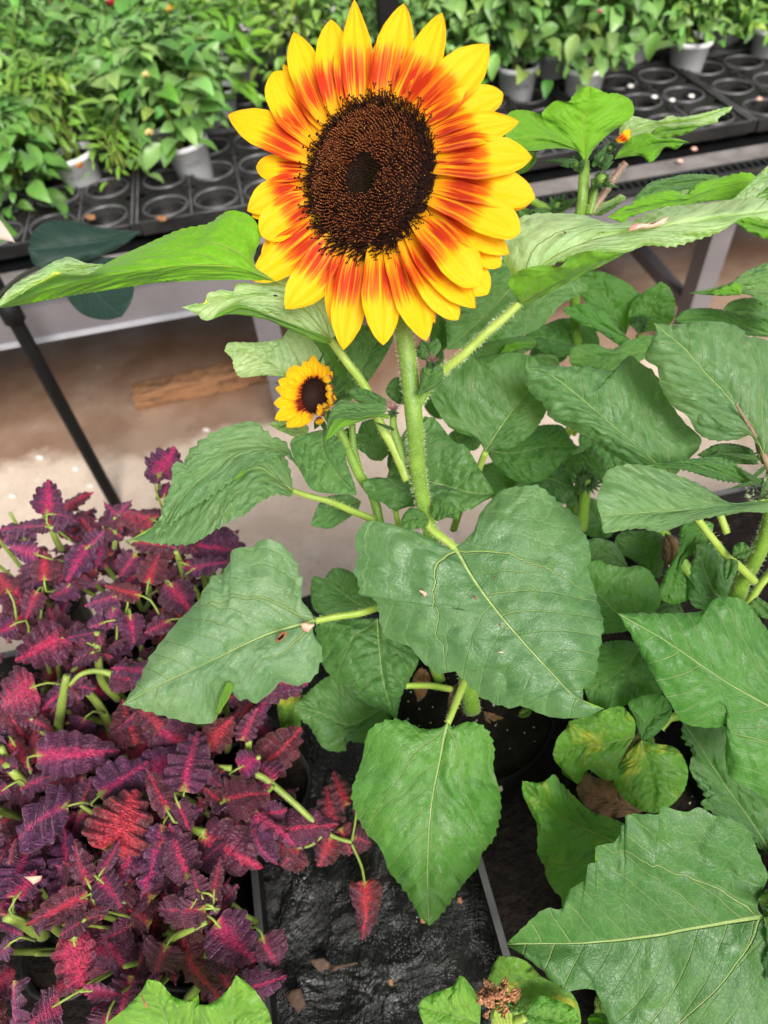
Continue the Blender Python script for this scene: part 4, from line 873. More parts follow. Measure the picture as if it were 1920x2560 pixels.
# small bud pair beside the stem
tubep(root, 's', [(1046, 1010, .52), (1062, 980, .515), (1075, 940, .51)], [.0036, .003], 'stem', 'side_stem', 160)
leaf(root, 'e', [(455, 800, .502), (540, 640), (600, 520, .498)], [(425, 780), (465, 690), (470, 560), (510, 500)], [(540, 770), (660, 700), (720, 600), (700, 490), (640, 490)], 'top', tint=LIME, quilt=.7, tamp=.008, cup=(-.004, -.004))
leaf(root, 'e', [(560, 440, .512), (540, 330), (480, 210, .52)], [(450, 400), (425, 310), (460, 260)], [(620, 400), (690, 300), (680, 230), (640, 195), (570, 245)], 'top', tint=LIME, quilt=.7)
leaf(root, 'e', [(300, 900, .54), (200, 760), (110, 720, .545)], [(300, 740), (240, 610), (160, 640)], [(230, 890), (150, 830), (105, 770)], 'top', tint=MID, quilt=.8, tamp=.008)
for bx, by, dd in ((600, 450, .505), (180, 960, .535)):
    c = P(*T('e', (bx, by)), dd); mb = MB()
    for k in range(26):
        a = random.uniform(-2.9, -.2); l = random.uniform(.004, .009); u0, v0 = T('e', (bx, by)); p1 = P(u0 + math.cos(a) * 22 * random.uniform(.5, 1.1), v0 + math.sin(a) * 26 * random.uniform(.5, 1.1), dd - .006 * random.random())
        mb.tube([c, (c + p1) / 2 + rng.normal(size=3) * .0006, p1], [.00035, .0001], 4, 5)
    o = mb.build('bud_hairs', MAT['phair'], root); o['kind'] = 'stuff'
    for k in range(7):
        a = math.pi * 2 * k / 7; u0, v0 = T('e', (bx, by + 30)); bract(root, 's', (u0, v0), (u0 + math.cos(a) * 17, v0 + math.sin(a) * 13), 9, dd, tint=LIME, mat='leaf')
tubep(root, 'e', [(180, 1000, .54), (190, 1150, .545), (250, 1350, .55), (320, 1600, .555)], [.0026, .0040], 'stem', 'side_stem', 260)
bract(root, 'e', (200, 1170), (-30, 1080), 9, .535, tint=DK, name='leaf')
# right petiole with the large pale leaf
tubep(root, 's', [(1052, 1000, .53), (1075, 960, .525), (1110, 925, .52), (1160, 885, .512), (1215, 833, .507), (1262, 793, .503), (1300, 757, .50)], [.0038, .0033, .0029], 'petiole', 'petiole', 700, hl=.003, n=40)
leaf(root, 's', [(1296, 755, .50), (1325, 700), (1390, 640), (1500, 595), (1640, 570), (1800, 545), (1985, 520, .44)],
     [(1288, 730), (1284, 700), (1270, 668), (1254, 640), (1249, 580), (1284, 553), (1319, 538), (1365, 533), (1452, 537), (1510, 556), (1573, 555), (1654, 520), (1770, 508), (1886, 494)],
     [(1310, 735), (1335, 688), (1411, 650), (1480, 632), (1562, 632), (1614, 614), (1683, 616), (1745, 598), (1800, 580), (1862, 545), (1940, 560)], 'top', cup=(-.03, .0), quilt=.30, tint=PALE_SHEEN, tamp=.006, teeth=24)
leaf(root, '4', [(590, 205, .497), (700, 140), (860, 55), (1045, -14, .45)], [(552, 150), (536, 120), (548, 92), (600, 58), (680, 40), (760, 45), (800, 5), (870, -20), (960, -18)], [(640, 198), (760, 132), (880, 72), (975, 25)], 'under', cup=(.004, .004), quilt=.3, tamp=.004, name='leaf_fold')
# big centre leaf
leaf(root, '6', [(308, 155, .555), (380, 280), (480, 420), (600, 560), (720, 690), (830, 800), (952, 850, .53)],
     [(270, 150), (190, 110), (100, 70), (0, 45), (-70, 40), (-112, 80), (-124, 150), (-109, 190), (-129, 260), (-104, 310), (-109, 350), (-59, 360), (-29, 400), (-19, 460), (0, 530), (35, 552), (72, 566), (104, 575), (132, 604), (170, 650), (240, 700), (292, 680), (370, 750), (440, 810), (540, 845), (582, 832), (720, 885), (860, 887)],
     [(340, 130), (390, 80), (410, 20), (440, -26), (510, -94), (600, -111), (670, -111), (730, -62), (800, -6), (850, 40), (852, 78), (880, 120), (895, 210), (878, 232), (900, 310), (945, 470), (942, 530), (925, 620), (915, 700), (852, 762), (835, 795), (880, 835)],
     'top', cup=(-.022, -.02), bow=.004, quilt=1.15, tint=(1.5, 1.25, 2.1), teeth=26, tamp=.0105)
tubep(root, '6', [(308, 156, .556), (250, 110, .558), (205, 75, .56), (170, 20, .563)], [.0032, .0038], 'petiole', 'petiole', 220)
leaf(root, '6', [(195, 30, .552), (130, 25), (70, 50, .545)], [(170, 0), (120, -20), (85, 10)], [(185, 60), (130, 75), (90, 70)], 'top', tint=LIME, quilt=.6, tamp=.01)
leaf(root, '6', [(215, 30, .550), (250, -10), (318, 40, .54)], [(200, 0), (230, -50), (290, -40), (325, 0)], [(230, 40), (270, 25), (300, 30)], 'top', tint=LIME, quilt=.6, tamp=.01)
# left big leaf
leaf(root, '5', [(1362, 470, .60), (1180, 520), (1050, 577), (900, 650), (700, 742), (528, 832, .565)],
     [(1345, 435), (1302, 375), (1305, 300), (1270, 200), (1200, 130), (1130, 120), (1090, 150), (1010, 160), (990, 220), (960, 265), (910, 290), (850, 390), (770, 470), (690, 570), (640, 640), (600, 730)],
     [(1352, 520), (1390, 590), (1385, 650), (1350, 720), (1280, 750), (1210, 735), (1180, 772), (1100, 826), (1062, 800), (1040, 820), (1002, 772), (962, 800), (930, 900), (850, 915), (740, 890), (640, 862)],
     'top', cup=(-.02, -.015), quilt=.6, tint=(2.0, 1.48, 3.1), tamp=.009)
leaf(root, '5', [(1000, 735, .578), (965, 800), (925, 900, .572)], [(975, 745), (940, 830)], [(1005, 770), (960, 850)], 'under', quilt=0, teeth=2, name='leaf_fold', ruffle=0, bow=.001)
tubep(root, '5', [(1362, 470, .60), (1450, 452, .605), (1560, 435, .61), (1660, 405, .62), (1760, 400, .63)], [.0028, .0036], 'petiole', 'petiole', 180)
# lower leaves
leaf(root, '5', [(1610, 430, .70), (1520, 380), (1400, 290, .68)], [(1480, 440), (1365, 430), (1342, 340), (1355, 280)], [(1640, 380), (1560, 290), (1500, 250), (1440, 243)], 'top', tint=DK, quilt=1)
leaf(root, '5', [(1630, 460, .68), (1640, 600), (1660, 750), (1712, 905, .66)], [(1560, 455), (1400, 440), (1365, 500), (1385, 640), (1440, 720), (1500, 760), (1590, 830), (1680, 870)], [(1700, 480), (1780, 560), (1808, 640), (1770, 720), (1732, 800)], 'top', tint=(.85, .95, .8), quilt=1.1, cup=(-.02, -.01))
leaf(root, '5', [(1700, 810, .74), (1600, 880), (1500, 920), (1390, 870), (1268, 838, .73)], [(1600, 760), (1450, 712), (1400, 720), (1330, 780)], [(1680, 930), (1600, 995), (1500, 992), (1490, 1032), (1400, 1022), (1340, 930), (1290, 885)], 'top', tint=(1.0, 1.05, .9), quilt=.9)
leaf(root, '5', [(1310, 745, .78), (1255, 850), (1235, 1012, .79)], [(1230, 760), (1200, 830), (1205, 890)], [(1300, 840), (1295, 940), (1262, 992)], 'top', mat='leaf_yellow', tint=(1.1, 1.1, 1), quilt=.5)
leaf(root, 's', [(1119, 1806, .61), (1096, 1920), (1078, 2020), (1070, 2140), (1070, 2240), (1073, 2314, .60)],
     [(1098, 1820), (1052, 1822), (1012, 1802), (972, 1800), (930, 1818), (914, 1850), (905, 1900), (880, 1978), (891, 2036), (920, 2088), (940, 2105), (960, 2140), (972, 2177), (1000, 2211), (1029, 2252), (1050, 2292)],
     [(1136, 1820), (1157, 1807), (1191, 1807), (1221, 1830), (1236, 1876), (1233, 1920), (1249, 1978), (1252, 2024), (1243, 2070), (1232, 2101), (1203, 2136), (1197, 2165), (1157, 2211), (1116, 2269), (1086, 2304)],
     'top', cup=(-.016, -.016), quilt=1.15, tint=(1.3, 1.42, .9), teeth=22, tamp=.009)
tubep(root, 's', [(1119, 1808, .612), (1135, 1770, .62), (1160, 1705, .64), (1185, 1650, .66)], [.0030, .0036], 'petiole', 'petiole', 120)
tubep(root, '6', [(90, 750, .68), (200, 750, .69), (290, 765, .70)], [.003, .0032], 'petiole', 'petiole', 40)
leaf(root, '6', [(1085, 510, .66), (1010, 440), (930, 360), (870, 270, .64)], [(930, 520), (885, 420), (870, 330)], [(1165, 440), (1197, 370), (1160, 270), (1100, 232), (1040, 240), (960, 225), (930, 208), (885, 225)], 'top', tint=(.9, 1.05, .75), quilt=1)
leaf(root, '6', [(1112, 575, .67), (1060, 650), (980, 715), (870, 780, .65)], [(1040, 555), (930, 570), (860, 640), (845, 720)], [(1150, 600), (1180, 680), (1202, 780), (1150, 800), (1112, 822), (1100, 805), (1050, 830), (980, 865), (950, 842), (900, 852)], 'top', tint=(.9, 1.1, .7), quilt=1)
leaf(root, '6', [(1060, 250, .74), (960, 180), (865, 150, .72)], [(1010, 150), (940, 115), (880, 120)], [(1020, 240), (940, 230), (885, 215)], 'top', tint=DK, quilt=1)
# wilted brown lower leaves on the stem
leaf(root, '6', [(330, 745, .71), (285, 800), (275, 880, .71)], [(300, 750), (280, 790)], [(325, 800), (300, 870)], 'top', mat='leaf_dead', quilt=.4, tamp=.01)
leaf(root, '6', [(430, 860, .73), (490, 950), (500, 1030, .74)], [(440, 920), (470, 1000)], [(500, 880), (545, 920), (530, 990)], 'top', mat='leaf_dead', quilt=1, tamp=.01, tint=(1.2, 1.1, .9))
leaf(root, '6', [(180, 680, .72), (140, 740), (150, 820, .73)], [(150, 680), (120, 740)], [(200, 720), (180, 790)], 'top', mat='leaf_dead', quilt=1, tamp=.01, tint=(1.5, 1.1, .8))
leaf(root, '6', [(640, 850, .70), (610, 870), (580, 882, .70)], [(620, 845), (590, 855)], [(630, 880), (600, 890)], 'top', mat='leaf_yellow', quilt=.4)
# ------------------------------------------------------------------ second small flower on the same plant
def small_head(parent):
    h2 = bpy.data.objects.new('small_flower_head', None); COL.objects.link(h2); h2.parent = parent; h2['org'] = list(parent['org'])
    c = (786, 990); dd = .575
    df = lambda u, v: dd + .45 * (u - c[0]) / FPX * dd
    PT = [((850, 600), (855, 188), 26, 0), ((760, 620), (700, 285), 26, 0), ((720, 680), (500, 365), 30, 0), ((660, 760), (385, 480), 30, -.002), ((640, 860), (245, 620), 32, 0), ((640, 930), (195, 760), 30, .002),
          ((640, 900), (230, 800), 30, -.002), ((650, 1020), (165, 1030), 34, 0), ((660, 1100), (300, 1140), 26, .003), ((690, 1120), (185, 1300), 34, -.001), ((720, 1180), (390, 1440), 30, 0), ((760, 1220), (560, 1440), 28, -.002),
          ((790, 1240), (700, 1400), 24, -.004), ((900, 620), (950, 300), 22, .001), ((960, 640), (1030, 340), 20, 0), ((980, 660), (1110, 370), 20, .002), ((1010, 700), (1190, 470), 20, 0), ((600, 700), (430, 400), 24, .003),
          ((1060, 900), (1260, 960), 18, .0), ((1050, 980), (1180, 1080), 18, 0), ((1000, 1060), (1110, 1150), 16, -.002)]
    for b_, e, w_, ly in PT:
        b2 = np.array(T('g', b_)); b2 = b2 + (np.array([788, 988]) - b2) * .38; petal(h2, b2, T('g', e), w_ * 1.15, 'p', ly, random.uniform(-2, 2), .25, 0, 'petal2', df, ns=20)
    for b_, e, w_ in (((1200, 560), (1010, 640), 18), ((1210, 720), (1060, 790), 16), ((1230, 900), (1060, 860), 20), ((1240, 960), (1080, 1000), 16), ((1000, 1200), (940, 1030), 14), ((1100, 1120), (1020, 1020), 13), ((1050, 1230), (905, 1140), 18), ((830, 1270), (790, 1240), 12), ((930, 1260), (985, 1395), 22)):
        petal(h2, T('g', b_), T('g', e), w_, 'p', -.008, 0, .5, 0, 'petal2', df, ns=16)
    # disc
    f1 = P(c[0] + 50, c[1], df(c[0] + 50, c[1])) - P(c[0], c[1], dd); f1 /= np.linalg.norm(f1); f2 = P(c[0], c[1] - 50, dd) - P(c[0], c[1], dd); f2 -= f1 * (f1 @ f2); f2 /= np.linalg.norm(f2); fn = np.cross(f1, f2); cc = P(c[0], c[1], dd)
    rx, ry = 30 / FPX * dd * 1.10, 42 / FPX * dd
    V = []
    for i in range(10):
        for j in range(28): r = i / 9; a = 2 * math.pi * j / 28; V.append(cc + f1 * r * rx * math.cos(a) + f2 * r * ry * math.sin(a) + fn * (.003 - .002 * r))
    mesh_obj('disc', V, grid_faces(10, 28, 0, True), MAT['floret'], h2)
    mb = MB()
    for k in range(420):
        r = math.sqrt((k + .5) / 420) * 1.05; a = k * 2.399963; out_ = f1 * math.cos(a) + f2 * math.sin(a)
        floret(mb, cc + f1 * r * rx * math.cos(a) + f2 * r * ry * math.sin(a) + fn * .0012, fn + out_ * r * .5 + rng.normal(size=3) * .1, .002 + .0025 * max(0, r - .7) * 3, .00035, .0002 if r > .75 else 0, 0, 1 if r > .75 else 0)
    o = mesh_obj('disc_florets', mb.V, mb.F, fm, h2, mi=mb.M); o['kind'] = 'stuff'
    for a_, b_, w_ in (((1230, 820), (1475, 575), 12), ((1300, 900), (1540, 880), 14), ((1200, 700), (1190, 330), 9), ((1180, 760), (1300, 500), 12), ((1260, 960), (1420, 760), 14), ((1100, 1240), (1180, 1420), 12), ((950, 1300), (870, 1480), 18), ((1150, 1000), (1330, 980), 16), ((1000, 1320), (1090, 1560), 14), ((1080, 1200), (1250, 1210), 14), ((420, 1380), (220, 1480), 3), ((300, 700), (165, 660), 3), ((900, 450), (1040, 130), 7), ((1060, 430), (1160, 280), 6)):
        bract(h2, 'g', a_, b_, w_, .586, tint=(.8, 1, .6))
    mb = MB(); bk = cc - fn * .012; mb.tube([cc - fn * .001, cc - fn * .008, bk], [ry * .62, ry * .6, ry * .25], 20, 6); mb.build('receptacle', MAT['stem'], h2)
    tubep(h2, 's', [(805, 1000, .590), (820, 1040, .592), (850, 1080, .595), (868, 1120, .60)], [.0036, .0040], 'stem', 'stalk', 60)
small_head(root)

# leaf scraps lying on leaves
def scrap(name, t, pts, d, mat, label, cat='leaf scrap', group=None, thick=.0006):
    P2 = [T(t, p) for p in pts]; org = P(*P2[0], d); n = len(P2); V = []; th = (CAM - org) / np.linalg.norm(CAM - org)
    cx, cy = np.mean([p[0] for p in P2]), np.mean([p[1] for p in P2])
    ring = [P(p[0], p[1], d + random.uniform(-.0012, .0012)) for p in P2]; ce = P(cx, cy, d - .0018)
    inn = [(r_ + ce) / 2 + th * .0006 * (i % 2) for i, r_ in enumerate(ring)]
    V = ring + inn + [ce] + [r_ - th * thick for r_ in ring] + [ce - th * thick]
    F = [(i, (i + 1) % n, n + (i + 1) % n, n + i) for i in range(n)] + [(n + i, n + (i + 1) % n, 2 * n) for i in range(n)] + [(i, 2 * n + 1 + i, 2 * n + 1 + (i + 1) % n, (i + 1) % n) for i in range(n)] + [(2 * n + 1 + (i + 1) % n, 2 * n + 1 + i, 3 * n + 1) for i in range(n)]
    V = [v - org for v in V]; o = mesh_obj(name, V, F, MAT[mat]); o.location = org; tag(o, label, cat, group); return o
scrap('dried_petal', 'f', [(888, 1048), (905, 1005), (935, 988), (1000, 995), (1060, 982), (1110, 992), (1168, 940), (1140, 985), (1085, 1010), (1010, 1030), (950, 1032)], .452, 'pinkpetal', 'dried pink petal lying on the large pale leaf at upper right', 'petal')
scrap('leaf_crumb', 'f', [(435, 1045), (450, 1046), (464, 1058), (448, 1066)], .470, 'debris', 'tiny brown crumb on the pale leaf near the sunflower petals', 'crumb')
scrap('leaf_crumb', 'f', [(700, 1050), (716, 1048), (712, 1062)], .465, 'debris', 'smallest brown crumb on the pale leaf left of the pink petal', 'crumb')
scrap('leaf_crumb', '6', [(150, 335), (165, 340), (182, 345), (184, 358), (175, 370), (165, 352), (155, 347)], .541, 'pinkpetal', 'pinkish chip on the left half of the big centre leaf', 'crumb')
scrap('leaf_crumb', '6', [(385, 360), (400, 362), (405, 376), (392, 378)], .538, 'debris', 'brown fleck beside the midrib of the big centre leaf', 'crumb')
scrap('leaf_crumb', '6', [(495, 480), (505, 482), (506, 494), (498, 494)], .533, 'debris', 'brown fleck just right of the midrib halfway down the centre leaf', 'crumb')
scrap('leaf_crumb', '6', [(490, 600), (515, 604), (516, 610), (492, 608)], .532, 'tagw', 'pale splinter on the lower half of the big centre leaf', 'crumb')
scrap('leaf_crumb', '6', [(476, 275), (483, 277), (482, 292), (477, 290)], .536, 'debris', 'thin red brown sliver on the upper part of the centre leaf', 'crumb')
scrap('leaf_crumb', '6', [(565, 262), (575, 263), (572, 272)], .534, 'debris', 'dot of brown debris top right on the centre leaf', 'crumb')
scrap('leaf_crumb', '5', [(1298, 482), (1320, 476), (1340, 482), (1362, 488), (1345, 502), (1330, 520), (1308, 510)], .584, 'pinkpetal', 'salmon pink chip at the base of the wide left leaf', 'crumb')
scrap('leaf_spot', '5', [(1190, 545), (1215, 518), (1242, 516), (1238, 535), (1210, 562), (1192, 562)], .578, 'debris', 'brown scorched spot beside the midrib of the wide left leaf', 'leaf spot')
scrap('leaf_spot', '5', [(1198, 550), (1218, 530), (1232, 526), (1222, 545), (1205, 556)], .5765, 'soil', 'black core of the scorched spot on the wide left leaf', 'leaf spot')
scrap('dark_insect', '3', [(1178, 170), (1190, 167), (1202, 172), (1190, 177)], .498, 'soil', 'small dark fly resting on the pale leaf left of the lowest petals', 'insect')

# ------------------------------------------------------------------ the sunflower plants on the right
def plant(name, label, xy, pot=.062, h=.14):
    s_ = xy; r_ = thing(name, label, 'sunflower', (s_[0], s_[1], .652), 'green sunflower plants around the open one'); black_pot(r_, (s_[0], s_[1], .655), pot, h); r_['foot'] = [s_[0], s_[1], .655 + h - .02]; return r_
def ft(r_): return IV(list(r_['foot']))
rp = plant('sunflower_plant', 'tall budding sunflower plant on the right with a thick hairy stem', (.352, .24))
tubep(rp, 's', [(1935, 1180, .56), (1925, 1300, .58), (1895, 1380, .60), (1845, 1480, .63), (1830, 1600, .66), ft(rp)], [.006, .0075, .009], 'stem', 'stem', 1500, seg=16, hl=.003, n=50)
leaf(rp, '4', [(1250, 955, .585), (1160, 882), (1000, 740), (860, 620), (730, 520), (609, 482, .56)], [(1300, 900), (1372, 800), (1300, 720), (1240, 640), (1200, 560), (1160, 495), (1110, 465), (1070, 430), (1037, 450), (1030, 488), (930, 490), (870, 480), (720, 476)],
     [(1160, 940), (1050, 893), (960, 840), (900, 800), (820, 752), (720, 700), (690, 640), (640, 600), (615, 550)], 'top', quilt=1.9, tint=(1.2, 1.1, 1.6), tamp=.008, cup=(-.01, -.02))
leaf(rp, '4', [(1640, 862, .545), (1600, 770), (1500, 622), (1380, 490), (1290, 390), (1165, 290, .515)], [(1700, 800), (1765, 650), (1740, 450), (1659, 366), (1562, 345), (1555, 322), (1480, 290), (1380, 282), (1250, 296)],
     [(1590, 772), (1530, 792), (1420, 796), (1352, 762), (1310, 692), (1240, 642), (1192, 552), (1180, 482), (1126, 440), (1168, 340)], 'top', quilt=1.5, tint=(1.5, 1.2, 2.0), tamp=.006, cup=(-.012, -.012))
tubep(rp, '4', [(1520, 640, .5235), (1600, 772, .542), (1640, 862, .547), (1680, 950, .555)], [.0009, .0016, .0028], 'purplestem', 'petiole', 60)
leaf(rp, '4', [(1700, 1045, .54), (1480, 1080), (1300, 1098), (1100, 1110), (935, 1125, .51)], [(1560, 1066), (1482, 1068), (1420, 1020), (1350, 980), (1250, 940), (1150, 910), (1050, 900), (965, 930), (940, 990), (920, 1040), (924, 1090)],
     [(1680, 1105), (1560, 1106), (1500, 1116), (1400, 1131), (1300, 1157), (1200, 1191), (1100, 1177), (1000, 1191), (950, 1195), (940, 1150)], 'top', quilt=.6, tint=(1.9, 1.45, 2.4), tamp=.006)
leaf(rp, '6', [(1900, 960, .55), (1659, 835), (1480, 735), (1340, 640), (1200, 545), (1010, 438, .52)], [(1900, 800), (1750, 640), (1659, 512), (1590, 422), (1550, 380), (1490, 368), (1420, 380), (1378, 425), (1260, 438), (1100, 437)],
     [(1850, 1180), (1700, 1250), (1600, 1206), (1500, 1146), (1475, 1060), (1485, 1005), (1530, 990), (1480, 920), (1430, 932), (1340, 925), (1280, 900), (1240, 830), (1200, 770), (1150, 680), (1080, 555)], 'top', quilt=.8, tint=(1.0, 1.2, .85), tamp=.005, cup=(-.015, -.015), teeth=20)
leaf(rp, '8', [(1700, 420, .66), (1600, 250), (1480, 80), (1400, -40), (1290, -200, .64)], [(1560, 290), (1430, 200), (1370, 160), (1392, 130), (1350, 60), (1320, 0), (1332, -70), (1290, -130)], [(1800, 250), (1720, 130), (1600, 60), (1540, 10), (1530, -90), (1480, -180)], 'top', tint=(.75, .9, .8), quilt=.9)
leaf(rp, '6', [(1650, 530, .68), (1540, 430), (1420, 330), (1350, 140, .66)], [(1450, 440), (1330, 400), (1320, 280)], [(1560, 330), (1480, 200), (1420, 130)], 'top', tint=(.6, .8, .55), quilt=1)
leaf(rp, '6', [(1140, 260, .76), (1140, 180), (1100, 82, .75)], [(1080, 210), (1005, 170), (1000, 115), (1035, 85)], [(1190, 285), (1212, 200), (1218, 120), (1165, 76)], 'top', tint=DK, quilt=1.1)
leaf(rp, '6', [(1400, 40, .68), (1290, 180), (1240, 300), (1220, 392, .67)], [(1290, 55), (1270, 160), (1200, 300), (1190, 370)], [(1425, 60), (1390, 130), (1330, 180), (1282, 240), (1337, 310), (1322, 370), (1262, 397)], 'top', tint=(1.1, 1.35, .6), quilt=1.4, tamp=.02)
leaf(rp, '6', [(1230, 230, .74), (1240, 170), (1215, 90, .735)], [(1200, 200), (1205, 130)], [(1275, 200), (1270, 120)], 'top', mat='leaf_dead', quilt=1.2)
leaf(rp, '6', [(1150, 440, .76), (1230, 400), (1300, 440, .76)], [(1180, 400), (1260, 380)], [(1180, 450), (1250, 460)], 'top', tint=DK)
tubep(rp, '6', [(1340, 10, .56), (1400, 90, .565), (1480, 190, .575), (1530, 230, .585), (1600, 300, .60)], [.0028, .0034], 'petiole', 'petiole', 160, hl=.003)
tubep(rp, '6', [(1440, -20, .58), (1480, 90, .585)], [.003, .003], 'petiole', 'petiole', 40)
tubep(rp, '6', [(1700, 230, .64), (1620, 320, .65), (1560, 420, .66)], [.0036, .004], 'petiole', 'petiole', 60)
leaf(rp, '6', [(1500, 200, .565), (1490, 260), (1475, 300, .56)], [(1470, 210), (1466, 260)], [(1530, 215), (1520, 265)], 'top', tint=LIME, quilt=.4, tamp=.01)
leaf(rp, '6', [(1505, 190, .563), (1550, 175), (1590, 165, .56)], [(1510, 150), (1550, 130)], [(1520, 200), (1565, 200)], 'top', tint=LIME, quilt=.4, tamp=.01)
leaf(rp, '6', [(1590, 380, .60), (1640, 420), (1680, 470, .60)], [(1570, 410), (1620, 450)], [(1620, 370), (1680, 420)], 'top', tint=LIME, quilt=.4)
leaf(rp, '4', [(1610, 1005, .56), (1450, 935), (1300, 902), (1120, 908, .54)], [(1560, 930), (1450, 870), (1300, 880), (1200, 892)], [(1560, 985), (1420, 962), (1300, 925), (1200, 918)], 'top', tint=(1, 1.15, .8), quilt=1)
leaf(rp, '4', [(1620, 900, .57), (1500, 840), (1350, 860, .57)], [(1580, 830), (1450, 810)], [(1560, 900), (1440, 890)], 'top', tint=DK, quilt=1)
for a_, b_, w_ in (((1659, 880), (1440, 850), 14), ((1659, 900), (1560, 990), 12), ((1640, 900), (1600, 800), 12), ((1659, 830), (1590, 860), 8), ((1650, 960), (1480, 1010), 12), ((1659, 1000), (1500, 900), 14), ((1665, 940), (1620, 1060), 16), ((1650, 880), (1650, 780), 10)):
    bract(rp, '4', a_, b_, w_, .552, tint=LIME)
hair(rp, np.array([P(*T('4', (1600, 990)), .55), P(*T('4', (1659, 1070)), .552)]), [.008], 300, .004, 20)
# third plant behind, budding top
bp = plant('sunflower_plant', 'backlit budding sunflower plant with lime leaves behind the open flower at upper right', (.365, .455))
tubep(bp, 's', [(1461, 405, .66), (1455, 500, .66), (1436, 640, .70), (1450, 900, .82), (1530, 1120, .90), ft(bp)], [.0048, .0058, .0075], 'stem', 'stem', 500, seg=14, hl=.003, n=50)
tubep(bp, 'f', [(615, 930, .665), (650, 780, .66), (655, 680, .655)], [.004, .0034], 'stem', 'side_stem', 80)
tubep(bp, 'f', [(635, 920, .67), (720, 780, .665), (800, 660, .66), (870, 570, .655)], [.004, .003], 'purplestem', 'side_stem', 160)
leaf(bp, 'f', [(592, 575, .65), (572, 350), (595, 200), (625, 40, .62)], [(520, 480), (400, 380), (330, 300), (290, 250), (300, 215), (380, 145), (475, 150), (500, 110), (560, 60)], [(640, 490), (720, 400), (800, 340), (870, 290), (925, 230), (920, 170), (905, 140), (860, 110), (800, 90), (740, 90), (670, 60)], 'under', quilt=.7, tint=(1.15, 1.2, .8), tamp=.01)
leaf(bp, 'f', [(572, 502, .64), (480, 460), (300, 400), (120, 408), (38, 420, .60)], [(510, 450), (480, 380), (420, 330), (330, 290), (280, 240), (200, 212), (110, 208), (55, 235), (30, 320)], [(500, 482), (430, 472), (330, 476), (240, 490), (150, 485), (100, 450)], 'under', quilt=.6, tint=(1.0, 1.05, .9), tamp=.006, bow=-.004)
leaf(bp, 'f', [(820, 440, .69), (930, 360), (1150, 300), (1350, 275), (1607, 178, .66)], [(830, 330), (880, 262), (920, 250), (1020, 270), (1100, 282), (1170, 246), (1250, 256), (1350, 240), (1500, 205)], [(900, 430), (1050, 380), (1180, 400), (1300, 340), (1400, 318), (1500, 292), (1512, 260), (1590, 215)], 'top', quilt=.2, tint=PALE_SHEEN, tamp=.006)
leaf(bp, 'f', [(1050, 385, .675), (1170, 350), (1280, 335), (1392, 318, .665)], [(1060, 350), (1110, 318), (1200, 322), (1310, 303)], [(1100, 410), (1180, 400), (1290, 372)], 'under', quilt=.2, tamp=.006, name='leaf_fold')
leaf(bp, 'f', [(788, 548, .655), (950, 490), (1100, 435), (1316, 432, .63)], [(830, 480), (900, 400), (1000, 365), (1060, 380), (1120, 402), (1215, 402)], [(880, 532), (980, 527), (1030, 570), (1090, 530), (1140, 465), (1215, 480), (1270, 440)], 'under', quilt=.6, tint=(1, 1.1, .85), tamp=.006)
def bud(parent, t, c, rpx, d, up=(0, -1), n=12, tint=(.75, 1, .55)):
    c = T(t, c); W = P(c[0], c[1], d); r = rpx / FPX * d; mb = MB(); V = []
    for i in range(8):
        th = math.pi * i / 7
        for j in range(12): a = 2 * math.pi * j / 12; V.append(W + r * .7 * np.array([math.sin(th) * math.cos(a), math.sin(th) * math.sin(a), math.cos(th)]))
    mb.add(V, grid_faces(8, 12, 0, True)); mb.build('bud', MAT['stem'], parent)
    for k in range(n):
        a = 2 * math.pi * k / n + random.uniform(-.2, .2); rr = 1.0 + .7 * random.random(); e = (c[0] + math.cos(a) * rpx * rr * .8 + up[0] * rpx * 1.0, c[1] + math.sin(a) * rpx * rr * .8 + up[1] * rpx * 1.0)
        s0 = (c[0] + math.cos(a) * rpx * .5, c[1] + math.sin(a) * rpx * .5); bract(parent, 's', s0, e, rpx * .55, d - r * .7 * (1 if math.sin(a) > -.3 else -1), tint=tint)
bud(bp, 'f', (690, 560), 17, .655, (.5, -1)); bud(bp, 'f', (700, 690), 20, .65, (.2, -.2)); bud(bp, 'f', (535, 600), 16, .655, (-.3, -1.2), 9); bud(bp, 'f', (760, 480), 13, .66, (.6, -1), 8)
for a_, b_, w_ in (((520, 550), (290, 560), 9), ((540, 560), (370, 570), 12), ((500, 590), (410, 590), 12), ((640, 740), (790, 700), 14), ((680, 720), (830, 740), 12), ((560, 640), (590, 500), 12), ((780, 520), (680, 610), 18), ((640, 600), (760, 420), 16), ((700, 620), (790, 560), 14)):
    bract(bp, 'f', a_, b_, w_, .652, tint=(.9, 1.1, .7))
petal(bp, T('f', (805, 420)), T('f', (898, 340)), 24, 'p', 0, 6, .3, 0, 'petal', lambda u, v: .64, name='ray_petal', ns=14)
leaf(bp, 'f', [(640, 935, .67), (750, 860), (872, 808, .66)], [(680, 870), (780, 820), (830, 790)], [(700, 920), (790, 870), (860, 830)], 'top', tint=PALE_SHEEN, quilt=.4)
leaf(bp, 'f', [(655, 938, .667), (760, 880), (850, 835, .66)], [(700, 900), (790, 855)], [(700, 935), (790, 885)], 'under', quilt=.2, name='leaf_fold')
leaf(bp, 'f', [(250, 500, .70), (200, 600), (118, 655, .69)], [(190, 500), (150, 560)], [(250, 560), (190, 630)], 'under', quilt=.3)
leaf(bp, 'f', [(250, 940, .72), (180, 915), (110, 880, .71)], [(200, 890), (150, 875)], [(220, 960), (140, 950)], 'top', tint=LIME, quilt=.3)
